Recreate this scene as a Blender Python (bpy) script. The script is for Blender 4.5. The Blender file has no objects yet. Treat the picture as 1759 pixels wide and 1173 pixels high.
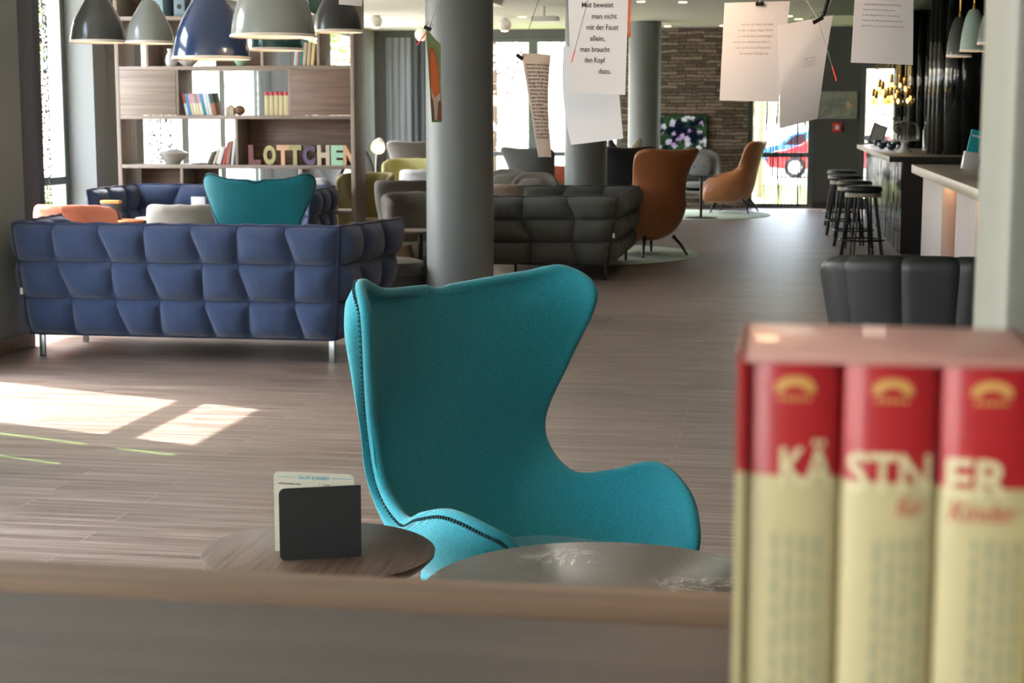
import bpy, bmesh, math, random
from math import sin, cos, pi, radians, sqrt, atan2
from mathutils import Vector, Matrix
random.seed(7)
S = bpy.context.scene
COL = S.collection

# ---------------------------------------------------------------- camera
F_PX, CAM_H, YAW, PIT = 2800.0, 1.5, radians(9.35), radians(7.85)
cam_data = bpy.data.cameras.new('camera')
cam = bpy.data.objects.new('camera', cam_data)
COL.objects.link(cam)
cam.location = (0, 0, CAM_H)
cam.rotation_euler = (pi / 2 - PIT, 0, YAW)
cam_data.sensor_width = 36.0
cam_data.lens = F_PX * 36.0 / 1759.0
cam_data.clip_start = 0.02
cam_data.clip_end = 400
cam_data.dof.use_dof = True
cam_data.dof.focus_distance = 4.5
cam_data.dof.aperture_fstop = 11.0
S.camera = cam

# ---------------------------------------------------------------- world, sun, exposure
world = bpy.data.worlds.new('world')
S.world = world
world.use_nodes = True
wn, wl = world.node_tree.nodes, world.node_tree.links
wn.clear()
w_out = wn.new('ShaderNodeOutputWorld')
w_bg = wn.new('ShaderNodeBackground')
w_sky = wn.new('ShaderNodeTexSky')
w_sky.sky_type = 'NISHITA'
w_sky.sun_disc = False
w_sky.sun_elevation = radians(50)
w_sky.sun_rotation = radians(288)
w_sky.air_density = 1.0
w_sky.dust_density = 3.0
w_bg.inputs['Strength'].default_value = 3.9
w_hs = wn.new('ShaderNodeHueSaturation')
w_hs.inputs['Saturation'].default_value = .62
wl.new(w_sky.outputs['Color'], w_hs.inputs['Color'])
wl.new(w_hs.outputs['Color'], w_bg.inputs['Color'])
wl.new(w_bg.outputs['Background'], w_out.inputs['Surface'])

sun_data = bpy.data.lights.new('sun', 'SUN')
sun_data.energy = 32.0
sun_data.angle = radians(0.6)
sun_data.color = (1.0, 0.95, 0.87)
sun = bpy.data.objects.new('sun', sun_data)
COL.objects.link(sun)
SUN_DIR = Vector((0.945 * cos(radians(50)), -0.327 * cos(radians(50)), -sin(radians(50))))
sun.rotation_euler = SUN_DIR.to_track_quat('-Z', 'Y').to_euler()

S.view_settings.view_transform = 'Standard'
S.view_settings.look = 'None'
S.view_settings.exposure = -0.4
S.view_settings.gamma = 1.0
S.view_settings.use_curve_mapping = False
S.cycles.max_bounces = 10
S.cycles.diffuse_bounces = 6
S.cycles.transparent_max_bounces = 16
S.cycles.sample_clamp_indirect = 6.0
S.cycles.caustics_reflective = False
S.cycles.caustics_refractive = False


def portal(name, loc, rot, sx, sy):
    d = bpy.data.lights.new(name, 'AREA')
    d.shape = 'RECTANGLE'
    d.size, d.size_y = sx, sy
    d.cycles.is_portal = True
    o = bpy.data.objects.new(name, d)
    o.location = loc
    o.rotation_euler = rot
    COL.objects.link(o)


portal('sky_portal', (-7.0, 12.6, 1.45), (0, -pi / 2, 0), 2.8, 4.8)
portal('sky_portal', (-7.0, 19.5, 1.45), (0, -pi / 2, 0), 2.8, 5.8)
portal('sky_portal', (-7.0, 24.5, 1.45), (0, -pi / 2, 0), 2.8, 4.2)
portal('sky_portal', (-5.2, 1.0, 1.45), (0, -pi / 2, 0), 2.8, 9.2)
portal('sky_portal', (-4.6, 27.6, 1.45), (-pi / 2, 0, 0), 4.2, 2.8)
portal('sky_portal', (0.0, 27.6, 1.45), (-pi / 2, 0, 0), 1.2, 2.8)
portal('sky_portal', (-2.9, -4.2, 1.45), (pi / 2, 0, 0), 2.8, 2.8)

# ---------------------------------------------------------------- measuring helpers (sight line -> point on a real plane)
_R = cam.rotation_euler.to_matrix()
_rt, _up, _fw = _R @ Vector((1, 0, 0)), _R @ Vector((0, 1, 0)), _R @ Vector((0, 0, -1))
_C = Vector((0, 0, CAM_H))


def ray(x, y):
    return _fw + _rt * ((x - 879.5) / F_PX) - _up * ((y - 586.5) / F_PX)


def at_y(x, y, Y):
    r = ray(x, y)
    return _C + r * (Y / r.y)


def at_z(x, y, z):
    r = ray(x, y)
    return _C + r * ((z - CAM_H) / r.z)


def at_d(x, y, d):
    r = ray(x, y)
    h = Vector((_fw.x, _fw.y)).normalized()
    return _C + r * (d / (r.x * h.x + r.y * h.y))


# ---------------------------------------------------------------- materials
def c(h):
    h = h.lstrip('#')
    v = [int(h[i:i + 2], 16) / 255 for i in (0, 2, 4)]
    return tuple(x / 12.92 if x <= .04045 else ((x + .055) / 1.055) ** 2.4 for x in v) + (1,)


def mat(name, col, rough=.5, metal=0., var=0., vscale=(8, 8, 8), bump=0., bscale=200., coat=0., emit=None, es=0., sheen=0., spec=None, trans=0., ior=None):
    m = bpy.data.materials.new(name)
    m.use_nodes = True
    n, l = m.node_tree.nodes, m.node_tree.links
    b = n['Principled BSDF']
    col = c(col) if isinstance(col, str) else col
    b.inputs['Base Color'].default_value = col
    b.inputs['Roughness'].default_value = rough
    b.inputs['Metallic'].default_value = metal
    if coat: b.inputs['Coat Weight'].default_value = coat
    if sheen:
        b.inputs['Sheen Weight'].default_value = sheen
    if spec is not None: b.inputs['Specular IOR Level'].default_value = spec
    if trans: b.inputs['Transmission Weight'].default_value = trans
    if ior: b.inputs['IOR'].default_value = ior
    if emit:
        b.inputs['Emission Color'].default_value = c(emit)
        b.inputs['Emission Strength'].default_value = es
    tc = n.new('ShaderNodeTexCoord')
    if var:
        mp = n.new('ShaderNodeMapping'); mp.inputs['Scale'].default_value = vscale
        nz = n.new('ShaderNodeTexNoise'); nz.inputs['Scale'].default_value = 1.0; nz.inputs['Detail'].default_value = 6
        rp = n.new('ShaderNodeValToRGB')
        rp.color_ramp.elements[0].position = .3; rp.color_ramp.elements[1].position = .7
        rp.color_ramp.elements[0].color = tuple(x * (1 - var) for x in col[:3]) + (1,)
        rp.color_ramp.elements[1].color = tuple(min(1, x * (1 + var)) for x in col[:3]) + (1,)
        l.new(tc.outputs['Object'], mp.inputs['Vector']); l.new(mp.outputs[0], nz.inputs['Vector'])
        l.new(nz.outputs['Fac'], rp.inputs[0]); l.new(rp.outputs[0], b.inputs['Base Color'])
    if bump:
        nb = n.new('ShaderNodeTexNoise'); nb.inputs['Scale'].default_value = bscale; nb.inputs['Detail'].default_value = 3
        bp = n.new('ShaderNodeBump'); bp.inputs['Strength'].default_value = bump; bp.inputs['Distance'].default_value = .004
        l.new(tc.outputs['Object'], nb.inputs['Vector']); l.new(nb.outputs['Fac'], bp.inputs['Height'])
        l.new(bp.outputs[0], b.inputs['Normal'])
    return m


def wood_mat(name, c1, c2, rough=.45, grain=(1.5, 40, 40), bump=.05):
    m = mat(name, c1, rough)
    n, l = m.node_tree.nodes, m.node_tree.links
    b = n['Principled BSDF']
    tc = n.new('ShaderNodeTexCoord'); mp = n.new('ShaderNodeMapping'); mp.inputs['Scale'].default_value = grain
    nz = n.new('ShaderNodeTexNoise'); nz.inputs['Detail'].default_value = 8; nz.inputs['Scale'].default_value = 1; nz.inputs['Distortion'].default_value = .4
    rp = n.new('ShaderNodeValToRGB')
    rp.color_ramp.elements[0].position = .35; rp.color_ramp.elements[1].position = .68
    rp.color_ramp.elements[0].color = c(c1); rp.color_ramp.elements[1].color = c(c2)
    l.new(tc.outputs['Object'], mp.inputs[0]); l.new(mp.outputs[0], nz.inputs['Vector'])
    l.new(nz.outputs['Fac'], rp.inputs[0]); l.new(rp.outputs[0], b.inputs['Base Color'])
    bp = n.new('ShaderNodeBump'); bp.inputs['Strength'].default_value = bump; bp.inputs['Distance'].default_value = .002
    l.new(nz.outputs['Fac'], bp.inputs['Height']); l.new(bp.outputs[0], b.inputs['Normal'])
    return m


def fabric(name, c1, c2, scale=260., rough=.9, sheen=.15, bump=.35, wrinkle=0.):
    """woven cloth: two thread colours in a fine twill, with a thread bump"""
    m = mat(name, c1, rough, sheen=sheen)
    n, l = m.node_tree.nodes, m.node_tree.links
    b = n['Principled BSDF']
    tc = n.new('ShaderNodeTexCoord')
    mp = n.new('ShaderNodeMapping'); mp.inputs['Rotation'].default_value = (0.6, 0.5, 0.8); mp.inputs['Scale'].default_value = (scale, scale, scale)
    wv = n.new('ShaderNodeTexWave'); wv.inputs['Scale'].default_value = 1; wv.inputs['Distortion'].default_value = 1.5
    nz = n.new('ShaderNodeTexNoise'); nz.inputs['Scale'].default_value = scale * 1.3
    mx = n.new('ShaderNodeMath'); mx.operation = 'MULTIPLY'
    rp = n.new('ShaderNodeValToRGB')
    rp.color_ramp.elements[0].position = .1; rp.color_ramp.elements[1].position = .5
    rp.color_ramp.elements[0].color = c(c1); rp.color_ramp.elements[1].color = c(c2)
    l.new(tc.outputs['Object'], mp.inputs[0]); l.new(mp.outputs[0], wv.inputs['Vector'])
    l.new(tc.outputs['Object'], nz.inputs['Vector'])
    l.new(wv.outputs['Fac'], mx.inputs[0]); l.new(nz.outputs['Fac'], mx.inputs[1])
    l.new(mx.outputs[0], rp.inputs[0]); l.new(rp.outputs[0], b.inputs['Base Color'])
    bp = n.new('ShaderNodeBump'); bp.inputs['Strength'].default_value = bump; bp.inputs['Distance'].default_value = .0015
    l.new(mx.outputs[0], bp.inputs['Height'])
    if wrinkle:
        mp2 = n.new('ShaderNodeMapping'); mp2.inputs['Scale'].default_value = (22, 22, 5)
        n2 = n.new('ShaderNodeTexNoise'); n2.inputs['Scale'].default_value = 1; n2.inputs['Detail'].default_value = 3
        b2 = n.new('ShaderNodeBump'); b2.inputs['Strength'].default_value = wrinkle; b2.inputs['Distance'].default_value = .02
        l.new(tc.outputs['Object'], mp2.inputs[0]); l.new(mp2.outputs[0], n2.inputs['Vector']); l.new(n2.outputs['Fac'], b2.inputs['Height'])
        l.new(b2.outputs[0], bp.inputs['Normal'])
    l.new(bp.outputs[0], b.inputs['Normal'])
    return m


def glass_mat(name, tint=(1, 1, 1, 1), refl=.12):
    m = bpy.data.materials.new(name); m.use_nodes = True
    n, l = m.node_tree.nodes, m.node_tree.links; n.clear()
    o = n.new('ShaderNodeOutputMaterial'); mx = n.new('ShaderNodeMixShader')
    t = n.new('ShaderNodeBsdfTransparent'); t.inputs['Color'].default_value = tint
    g = n.new('ShaderNodeBsdfGlossy'); g.inputs['Roughness'].default_value = .02
    lw = n.new('ShaderNodeLayerWeight'); lw.inputs['Blend'].default_value = .5
    pw = n.new('ShaderNodeMath'); pw.operation = 'POWER'; pw.inputs[1].default_value = 4.5
    ma = n.new('ShaderNodeMath'); ma.operation = 'MULTIPLY_ADD'; ma.inputs[1].default_value = .75; ma.inputs[2].default_value = refl * .25; ma.use_clamp = True
    l.new(lw.outputs['Facing'], pw.inputs[0]); l.new(pw.outputs[0], ma.inputs[0]); l.new(ma.outputs[0], mx.inputs[0]); l.new(t.outputs[0], mx.inputs[1]); l.new(g.outputs[0], mx.inputs[2]); l.new(mx.outputs[0], o.inputs[0])
    return m


def floor_mat():
    m = mat('plank_floor', '#6b5f57', .38)
    n, l = m.node_tree.nodes, m.node_tree.links
    b = n['Principled BSDF']
    tc = n.new('ShaderNodeTexCoord')
    br = n.new('ShaderNodeTexBrick')
    br.offset = .37; br.offset_frequency = 2
    br.inputs['Scale'].default_value = 1; br.inputs['Brick Width'].default_value = 1.22; br.inputs['Row Height'].default_value = .152
    br.inputs['Mortar Size'].default_value = .0022; br.inputs['Mortar Smooth'].default_value = .2; br.inputs['Bias'].default_value = 0
    br.inputs['Color1'].default_value = (0, 0, 0, 1); br.inputs['Color2'].default_value = (1, 1, 1, 1)
    br.inputs['Mortar'].default_value = (.5, .5, .5, 1)
    l.new(tc.outputs['Object'], br.inputs['Vector'])
    mp = n.new('ShaderNodeMapping'); mp.inputs['Scale'].default_value = (1.3, 34, 1)
    nz = n.new('ShaderNodeTexNoise'); nz.inputs['Detail'].default_value = 9; nz.inputs['Roughness'].default_value = .62; nz.inputs['Scale'].default_value = 1
    nz.noise_dimensions = '4D'
    mw = n.new('ShaderNodeMath'); mw.operation = 'MULTIPLY'; mw.inputs[1].default_value = 7.0
    l.new(br.outputs['Color'], mw.inputs[0]); l.new(mw.outputs[0], nz.inputs['W'])
    l.new(tc.outputs['Object'], mp.inputs[0]); l.new(mp.outputs[0], nz.inputs['Vector'])
    rp = n.new('ShaderNodeValToRGB')
    e = rp.color_ramp.elements
    e[0].position = .28; e[0].color = c('#3f332b'); e[1].position = .74; e[1].color = c('#a0958c')
    k = e.new(.5); k.color = c('#74665d')
    l.new(nz.outputs['Fac'], rp.inputs[0])
    mxa = n.new('ShaderNodeMix'); mxa.data_type = 'RGBA'; mxa.blend_type = 'MULTIPLY'; mxa.inputs[0].default_value = .32
    rp2 = n.new('ShaderNodeValToRGB'); rp2.color_ramp.elements[0].color = (.62, .6, .58, 1); rp2.color_ramp.elements[1].color = (1, 1, 1, 1)
    l.new(br.outputs['Color'], rp2.inputs[0])
    l.new(rp.outputs[0], mxa.inputs[6]); l.new(rp2.outputs[0], mxa.inputs[7])
    mxb = n.new('ShaderNodeMix'); mxb.data_type = 'RGBA'; mxb.inputs[7].default_value = c('#b3a89c')
    sc = n.new('ShaderNodeMath'); sc.operation = 'MULTIPLY'; sc.inputs[1].default_value = .35
    l.new(br.outputs['Fac'], sc.inputs[0]); l.new(sc.outputs[0], mxb.inputs[0]); l.new(mxa.outputs[2], mxb.inputs[6])
    l.new(mxb.outputs[2], b.inputs['Base Color'])
    rr = n.new('ShaderNodeMapRange'); rr.inputs[3].default_value = .33; rr.inputs[4].default_value = .52
    l.new(nz.outputs['Fac'], rr.inputs[0]); l.new(rr.outputs[0], b.inputs['Roughness'])
    bp = n.new('ShaderNodeBump'); bp.inputs['Strength'].default_value = .12; bp.inputs['Distance'].default_value = .003
    l.new(nz.outputs['Fac'], bp.inputs['Height']); l.new(bp.outputs[0], b.inputs['Normal'])
    return m


def stone_mat():
    m = mat('stacked_stone', '#6b6053', .85)
    n, l = m.node_tree.nodes, m.node_tree.links
    b = n['Principled BSDF']
    tc = n.new('ShaderNodeTexCoord'); mp = n.new('ShaderNodeMapping'); mp.inputs['Rotation'].default_value = (pi / 2, 0, 0)
    dn = n.new('ShaderNodeTexNoise'); dn.inputs['Scale'].default_value = 5
    va = n.new('ShaderNodeMix'); va.data_type = 'VECTOR'; va.inputs[0].default_value = .045
    l.new(tc.outputs['Object'], mp.inputs[0]); l.new(tc.outputs['Object'], dn.inputs['Vector'])
    l.new(mp.outputs[0], va.inputs[4]); l.new(dn.outputs['Color'], va.inputs[5])
    br = n.new('ShaderNodeTexBrick'); br.offset = .43; br.squash = 1.7; br.squash_frequency = 3
    br.inputs['Scale'].default_value = 1; br.inputs['Brick Width'].default_value = .3; br.inputs['Row Height'].default_value = .056
    br.inputs['Mortar Size'].default_value = .006; br.inputs['Mortar Smooth'].default_value = .6
    br.inputs['Color1'].default_value = c('#51473b'); br.inputs['Color2'].default_value = c('#8a7c6c'); br.inputs['Mortar'].default_value = c('#2b241e')
    l.new(va.outputs[1], br.inputs['Vector'])
    n2 = n.new('ShaderNodeTexNoise'); n2.inputs['Scale'].default_value = 14; n2.inputs['Detail'].default_value = 6
    l.new(tc.outputs['Object'], n2.inputs['Vector'])
    mx = n.new('ShaderNodeMix'); mx.data_type = 'RGBA'; mx.blend_type = 'OVERLAY'; mx.inputs[0].default_value = .6
    l.new(br.outputs['Color'], mx.inputs[6]); l.new(n2.outputs['Fac'], mx.inputs[7]); l.new(mx.outputs[2], b.inputs['Base Color'])
    ad = n.new('ShaderNodeMath'); ad.operation = 'MULTIPLY_ADD'; ad.inputs[1].default_value = -1.2
    l.new(br.outputs['Fac'], ad.inputs[0]); l.new(n2.outputs['Fac'], ad.inputs[2])
    bp = n.new('ShaderNodeBump'); bp.inputs['Strength'].default_value = 1; bp.inputs['Distance'].default_value = .03
    l.new(ad.outputs[0], bp.inputs['Height']); l.new(bp.outputs[0], b.inputs['Normal'])
    return m


def marble_mat():
    m = mat('dark_stone_top', '#57524a', .32)
    n, l = m.node_tree.nodes, m.node_tree.links
    b = n['Principled BSDF']
    tc = n.new('ShaderNodeTexCoord')
    nz = n.new('ShaderNodeTexNoise'); nz.inputs['Scale'].default_value = 9; nz.inputs['Detail'].default_value = 10; nz.inputs['Roughness'].default_value = .7; nz.inputs['Distortion'].default_value = 1.2
    sp = n.new('ShaderNodeTexNoise'); sp.inputs['Scale'].default_value = 160; sp.inputs['Detail'].default_value = 2
    ab = n.new('ShaderNodeMath'); ab.operation = 'SUBTRACT'; ab.inputs[1].default_value = .5
    a2 = n.new('ShaderNodeMath'); a2.operation = 'ABSOLUTE'
    mk = n.new('ShaderNodeTexNoise'); mk.inputs['Scale'].default_value = 4.2; mk.inputs['Detail'].default_value = 3
    rp = n.new('ShaderNodeValToRGB'); rp.color_ramp.elements[0].position = 0; rp.color_ramp.elements[1].position = .016
    rp.color_ramp.elements[0].color = (1, 1, 1, 1); rp.color_ramp.elements[1].color = (0, 0, 0, 1)
    rm = n.new('ShaderNodeValToRGB'); rm.color_ramp.elements[0].position = .48; rm.color_ramp.elements[1].position = .58
    mm = n.new('ShaderNodeMath'); mm.operation = 'MULTIPLY'
    for t in (nz, sp, mk): l.new(tc.outputs['Object'], t.inputs['Vector'])
    l.new(nz.outputs['Fac'], ab.inputs[0]); l.new(ab.outputs[0], a2.inputs[0]); l.new(a2.outputs[0], rp.inputs[0])
    l.new(mk.outputs['Fac'], rm.inputs[0]); l.new(rp.outputs[0], mm.inputs[0]); l.new(rm.outputs[0], mm.inputs[1])
    r0 = n.new('ShaderNodeValToRGB'); r0.color_ramp.elements[0].color = c('#48433c'); r0.color_ramp.elements[1].color = c('#645e54')
    r0.color_ramp.elements[0].position = .35; r0.color_ramp.elements[1].position = .65
    l.new(sp.outputs['Fac'], r0.inputs[0])
    mx = n.new('ShaderNodeMix'); mx.data_type = 'RGBA'; mx.inputs[7].default_value = c('#d9d0c0')
    l.new(mm.outputs[0], mx.inputs[0]); l.new(r0.outputs[0], mx.inputs[6]); l.new(mx.outputs[2], b.inputs['Base Color'])
    return m


def screen_mat():
    """a switched-on screen showing pale and violet blossoms over dark green"""
    m = bpy.data.materials.new('screen_picture'); m.use_nodes = True
    n, l = m.node_tree.nodes, m.node_tree.links; n.clear()
    o = n.new('ShaderNodeOutputMaterial'); e = n.new('ShaderNodeEmission'); tc = n.new('ShaderNodeTexCoord')
    v = n.new('ShaderNodeTexVoronoi'); v.inputs['Scale'].default_value = 8; v.inputs['Randomness'].default_value = 1
    nz = n.new('ShaderNodeTexNoise'); nz.inputs['Scale'].default_value = 26; nz.inputs['Detail'].default_value = 6
    ml = n.new('ShaderNodeTexNoise'); ml.inputs['Scale'].default_value = 4.2
    dm = n.new('ShaderNodeMix'); dm.data_type = 'VECTOR'; dm.inputs[0].default_value = .07
    l.new(tc.outputs['Object'], dm.inputs[4]); l.new(nz.outputs['Color'], dm.inputs[5])
    for t in (nz, ml): l.new(tc.outputs['Object'], t.inputs['Vector'])
    l.new(dm.outputs[1], v.inputs['Vector'])
    ad = n.new('ShaderNodeMath'); ad.operation = 'MULTIPLY_ADD'; ad.inputs[1].default_value = .55
    l.new(nz.outputs['Fac'], ad.inputs[0]); l.new(v.outputs['Distance'], ad.inputs[2])
    r = n.new('ShaderNodeValToRGB'); r.color_ramp.elements[0].position = .56; r.color_ramp.elements[1].position = .72
    r.color_ramp.elements[0].color = (1, 1, 1, 1); r.color_ramp.elements[1].color = (0, 0, 0, 1)
    l.new(ad.outputs[0], r.inputs[0])
    bl = n.new('ShaderNodeValToRGB'); bl.color_ramp.elements[0].color = c('#cfa6dd'); bl.color_ramp.elements[1].color = c('#eef3f2')
    bl.color_ramp.elements[0].position = .42; bl.color_ramp.elements[1].position = .55
    l.new(ml.outputs['Fac'], bl.inputs[0])
    bg = n.new('ShaderNodeValToRGB'); bg.color_ramp.elements[0].color = c('#14202c'); bg.color_ramp.elements[1].color = c('#3f5c3c')
    bg.color_ramp.elements[0].position = .45; bg.color_ramp.elements[1].position = .62
    l.new(ml.outputs['Fac'], bg.inputs[0])
    mx = n.new('ShaderNodeMix'); mx.data_type = 'RGBA'
    l.new(r.outputs[0], mx.inputs[0]); l.new(bg.outputs[0], mx.inputs[6]); l.new(bl.outputs[0], mx.inputs[7])
    l.new(mx.outputs[2], e.inputs[0]); e.inputs[1].default_value = .75; l.new(e.outputs[0], o.inputs[0])
    return m


def net_mat(name, col, fac, scale, thread=False):
    """a net curtain: threads with open holes between them"""
    m = bpy.data.materials.new(name); m.use_nodes = True
    n, l = m.node_tree.nodes, m.node_tree.links
    b = n['Principled BSDF']; b.inputs['Base Color'].default_value = c(col); b.inputs['Roughness'].default_value = .9
    o = n['Material Output']; t = n.new('ShaderNodeBsdfTransparent'); mx = n.new('ShaderNodeMixShader')
    tc = n.new('ShaderNodeTexCoord'); v = n.new('ShaderNodeTexNoise' if thread else 'ShaderNodeTexVoronoi'); v.inputs['Scale'].default_value = scale
    mp = n.new('ShaderNodeMapping'); mp.inputs['Scale'].default_value = (1, 1, .02 if thread else 1); l.new(tc.outputs['Object'], mp.inputs[0])
    r = n.new('ShaderNodeMath'); r.operation = 'LESS_THAN'; r.inputs[1].default_value = fac
    l.new(mp.outputs[0], v.inputs['Vector']); l.new(v.outputs[0], r.inputs[0]); l.new(r.outputs[0], mx.inputs[0])
    l.new(b.outputs[0], mx.inputs[1]); l.new(t.outputs[0], mx.inputs[2]); l.new(mx.outputs[0], o.inputs[0])
    return m


def leaf_mat(name, col, tr):
    """thin matter that lets daylight through: leaves, petals, sheer cloth"""
    m = bpy.data.materials.new(name); m.use_nodes = True
    n, l = m.node_tree.nodes, m.node_tree.links
    b = n['Principled BSDF']; b.inputs['Base Color'].default_value = c(col); b.inputs['Roughness'].default_value = .8; b.inputs['Specular IOR Level'].default_value = .2
    t = n.new('ShaderNodeBsdfTranslucent'); t.inputs['Color'].default_value = c(col); mx = n.new('ShaderNodeMixShader'); mx.inputs[0].default_value = tr
    l.new(b.outputs[0], mx.inputs[1]); l.new(t.outputs[0], mx.inputs[2]); l.new(mx.outputs[0], n['Material Output'].inputs['Surface'])
    return m


M = {}
M['floor'] = floor_mat()
M['stone'] = stone_mat()
M['marble'] = marble_mat()
M['wall'] = mat('grey_wall_paint', '#8b8f8b', .75, bump=.05, bscale=60)
M['wall_dark'] = mat('dark_grey_wall_paint', '#565856', .7, bump=.05, bscale=60)
M['pillar'] = mat('grey_green_paint', '#64655a', .6, bump=.04, bscale=40)
M['column'] = mat('column_grey_paint', '#6a706e', .48)
M['ceiling'] = mat('ceiling_white', '#ecebe4', .8)
M['ceiling_dark'] = mat('ceiling_dark_panel', '#2e302f', .6)
M['base'] = wood_mat('skirting_wood', '#5d4a3d', '#7a6252', .5)
M['frame'] = mat('window_frame_grey', '#5c6462', .45)
M['glass'] = glass_mat('window_glass')
M['gasket'] = mat('pale_green_glass_edge', '#cfe0bf', .4)
M['curtain'] = mat('dark_curtain', '#4a4f52', .9, bump=.2, bscale=300)
M['curtain_blue'] = leaf_mat('blue_grey_curtain', '#989d9f', .3)
M['net'] = net_mat('black_net', '#2e3233', .56, 45, True)
M['net_strip'] = net_mat('grey_net', '#55595a', .62, 60)
M['teal'] = fabric('teal_wool', '#055d6a', '#1398a6', 170, sheen=.2)
M['teal_seam'] = mat('teal_seam_thread', '#06383f', .9)
M['blue'] = fabric('navy_wool', '#1a2740', '#314b74', 240, sheen=.25, wrinkle=.25)
M['blue_pipe'] = fabric('navy_piping', '#16223c', '#24345a', 300)
M['grey_sofa'] = fabric('charcoal_wool', '#3a3c38', '#54574f', 200, wrinkle=.2)
M['grey_pipe'] = fabric('charcoal_piping', '#1d1e1c', '#2d2e2b', 300)
M['salmon'] = fabric('salmon_wool', '#d87a5e', '#ea9578', 260)
M['lgrey'] = fabric('pale_grey_wool', '#85817a', '#a09c94', 260)
M['taupe'] = fabric('taupe_wool', '#544f47', '#6e685f', 260)
M['white_wool'] = fabric('white_wool', '#a9abac', '#c6c8c8', 260)
M['olive'] = fabric('olive_wool', '#6d6437', '#867b48', 260)
M['yellow'] = fabric('pale_yellow_wool', '#b5ac6e', '#d0c78a', 260)
M['coral'] = fabric('coral_wool', '#c2674a', '#d97f60', 260)
M['dgrey'] = fabric('dark_grey_wool', '#4f4f4a', '#66665f', 260)
M['mgrey'] = fabric('mid_grey_wool', '#6a6c6c', '#84878a', 260)
M['blackwool'] = fabric('black_wool', '#1c1d1f', '#2c2d2f', 260)
M['tan'] = mat('tan_leather', '#a8693f', .42, var=.1, vscale=(3, 3, 3), bump=.12, bscale=350)
M['tan_leather_pouf'] = mat('beige_leather', '#7d6b5b', .45, bump=.1, bscale=350)
M['dleather'] = mat('charcoal_leather', '#262928', .42, var=.12, vscale=(5, 5, 5), bump=.15, bscale=300)
M['dark_pouf'] = mat('dark_olive_leather', '#35352e', .42, bump=.1, bscale=300)
M['black_metal'] = mat('black_metal', '#1c1d1e', .35, .6)
M['black_plastic'] = mat('black_satin', '#161617', .4)
M['chrome'] = mat('brushed_steel', '#a9adad', .28, 1)
M['brass'] = mat('brass', '#c9a251', .25, 1)
M['white_paint'] = mat('white_lacquer', '#e6e4de', .35)
M['lamp_white'] = mat('lamp_inside_white', '#f2e9dc', .5)
M['lamp_dark'] = mat('lamp_charcoal_gloss', '#3f423f', .22, coat=.4)
M['lamp_grey'] = mat('lamp_grey_gloss', '#8a8f8b', .22, coat=.4)
M['lamp_navy'] = mat('lamp_navy_gloss', '#2c3f63', .16, coat=.6)
M['lamp_green'] = mat('lamp_green_gloss', '#1f4a42', .2, coat=.4)
M['lamp_black'] = mat('lamp_black_gloss', '#2f3030', .3, coat=.2)
M['lamp_mint'] = mat('lamp_mint_satin', '#9db5a9', .4)
M['bulb'] = mat('warm_bulb', '#ffe0b0', .4, emit='#ffd9a0', es=9)
M['down'] = mat('downlight_glow', '#ffe0c0', .4, emit='#ffd2a5', es=12)
M['shelf'] = wood_mat('shelf_oak_grey', '#84766a', '#a39484', .5, (1.2, 30, 30))
M['shelf_v'] = wood_mat('shelf_oak_upright', '#84766a', '#a39484', .5, (30, 30, 1.2))
M['shelf_dark'] = wood_mat('shelf_oak_brown', '#6a5546', '#84695a', .5, (1.2, 30, 30))
M['divider'] = wood_mat('divider_veneer', '#2f2c27', '#423d34', .5, (2.2, 60, 60))
M['divider_lip'] = wood_mat('divider_lip_veneer', '#55422f', '#6f573f', .5, (2.2, 60, 60))
M['table_wood'] = wood_mat('dark_oak_top', '#35291f', '#5a4a3c', .36, (90, 5, 5), bump=.15)
M['bar_top'] = wood_mat('bar_top', '#948a78', '#aaa08c', .35, (2, 20, 20))
M['bar_end'] = mat('bar_end_black', '#191715', .3)
M['tile'] = mat('black_glazed_tile', '#101614', .1, coat=.5)
M['tile_line'] = mat('grey_tile_joint', '#2a2a2a', .5)
M['orange_wood'] = wood_mat('lit_oak', '#b0622e', '#cc7a42', .5, (30, 30, 2))
M['fin_white'] = mat('white_counter_fin', '#a8a09a', .6)
M['paper'] = mat('paper_white', '#dcdee0', .8)
M['ink'] = mat('black_ink', '#26282a', .8)
M['ink_faint'] = mat('faint_pencil', '#b4aca4', .8)
M['ink_grey'] = mat('grey_ink', '#8d8f90', .8)
M['wire'] = mat('thin_steel_wire', '#777a78', .4, .8)
M['red_tip'] = mat('red_wire_tip', '#d2302c', .5)
M['red_gloss'] = mat('red_cover', '#a5171f', .3, coat=.3)
M['cream'] = mat('cream_cover', '#c3b788', .4, coat=.15)
M['cream_ink'] = mat('cream_print', '#d8cda0', .4)
M['gold_ink'] = mat('gold_print', '#c99a55', .4)
M['grey_green_ink'] = mat('grey_green_print', '#9fa283', .6)
M['red_ink'] = mat('red_print', '#b5342c', .5)
M['box_top'] = mat('slipcase_red_sheen_tint', '#b98a7f', .4, coat=.15)  # red top paled to greyish pink: its reflected sheen is in the colour
M['menu_black'] = mat('menu_black_cover', '#232524', .55, bump=.08, bscale=400)
M['menu_page'] = mat('menu_cream_page', '#9f9c8b', .7)
M['teal_ink'] = mat('teal_print', '#3f8b93', .7)
M['rug'] = mat('mint_rug', '#c0d3c6', .95, var=.3, vscale=(60, 60, 60), bump=1.0, bscale=70)
M['screen'] = screen_mat()
M['clear'] = glass_mat('clear_glassware', (.97, .98, .97, 1), .35)
M['amber'] = glass_mat('amber_glass', (1, .85, .55, 1), .3)
M['ceramic'] = mat('white_ceramic', '#dcdcd8', .2, coat=.3)
M['tureen'] = mat('grey_white_ceramic', '#a9a79f', .25, coat=.2)
M['cup_blue'] = mat('dark_blue_ceramic', '#2c3d4f', .2, coat=.3)
M['turq'] = mat('turquoise_print', '#22a9b5', .4)
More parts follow.
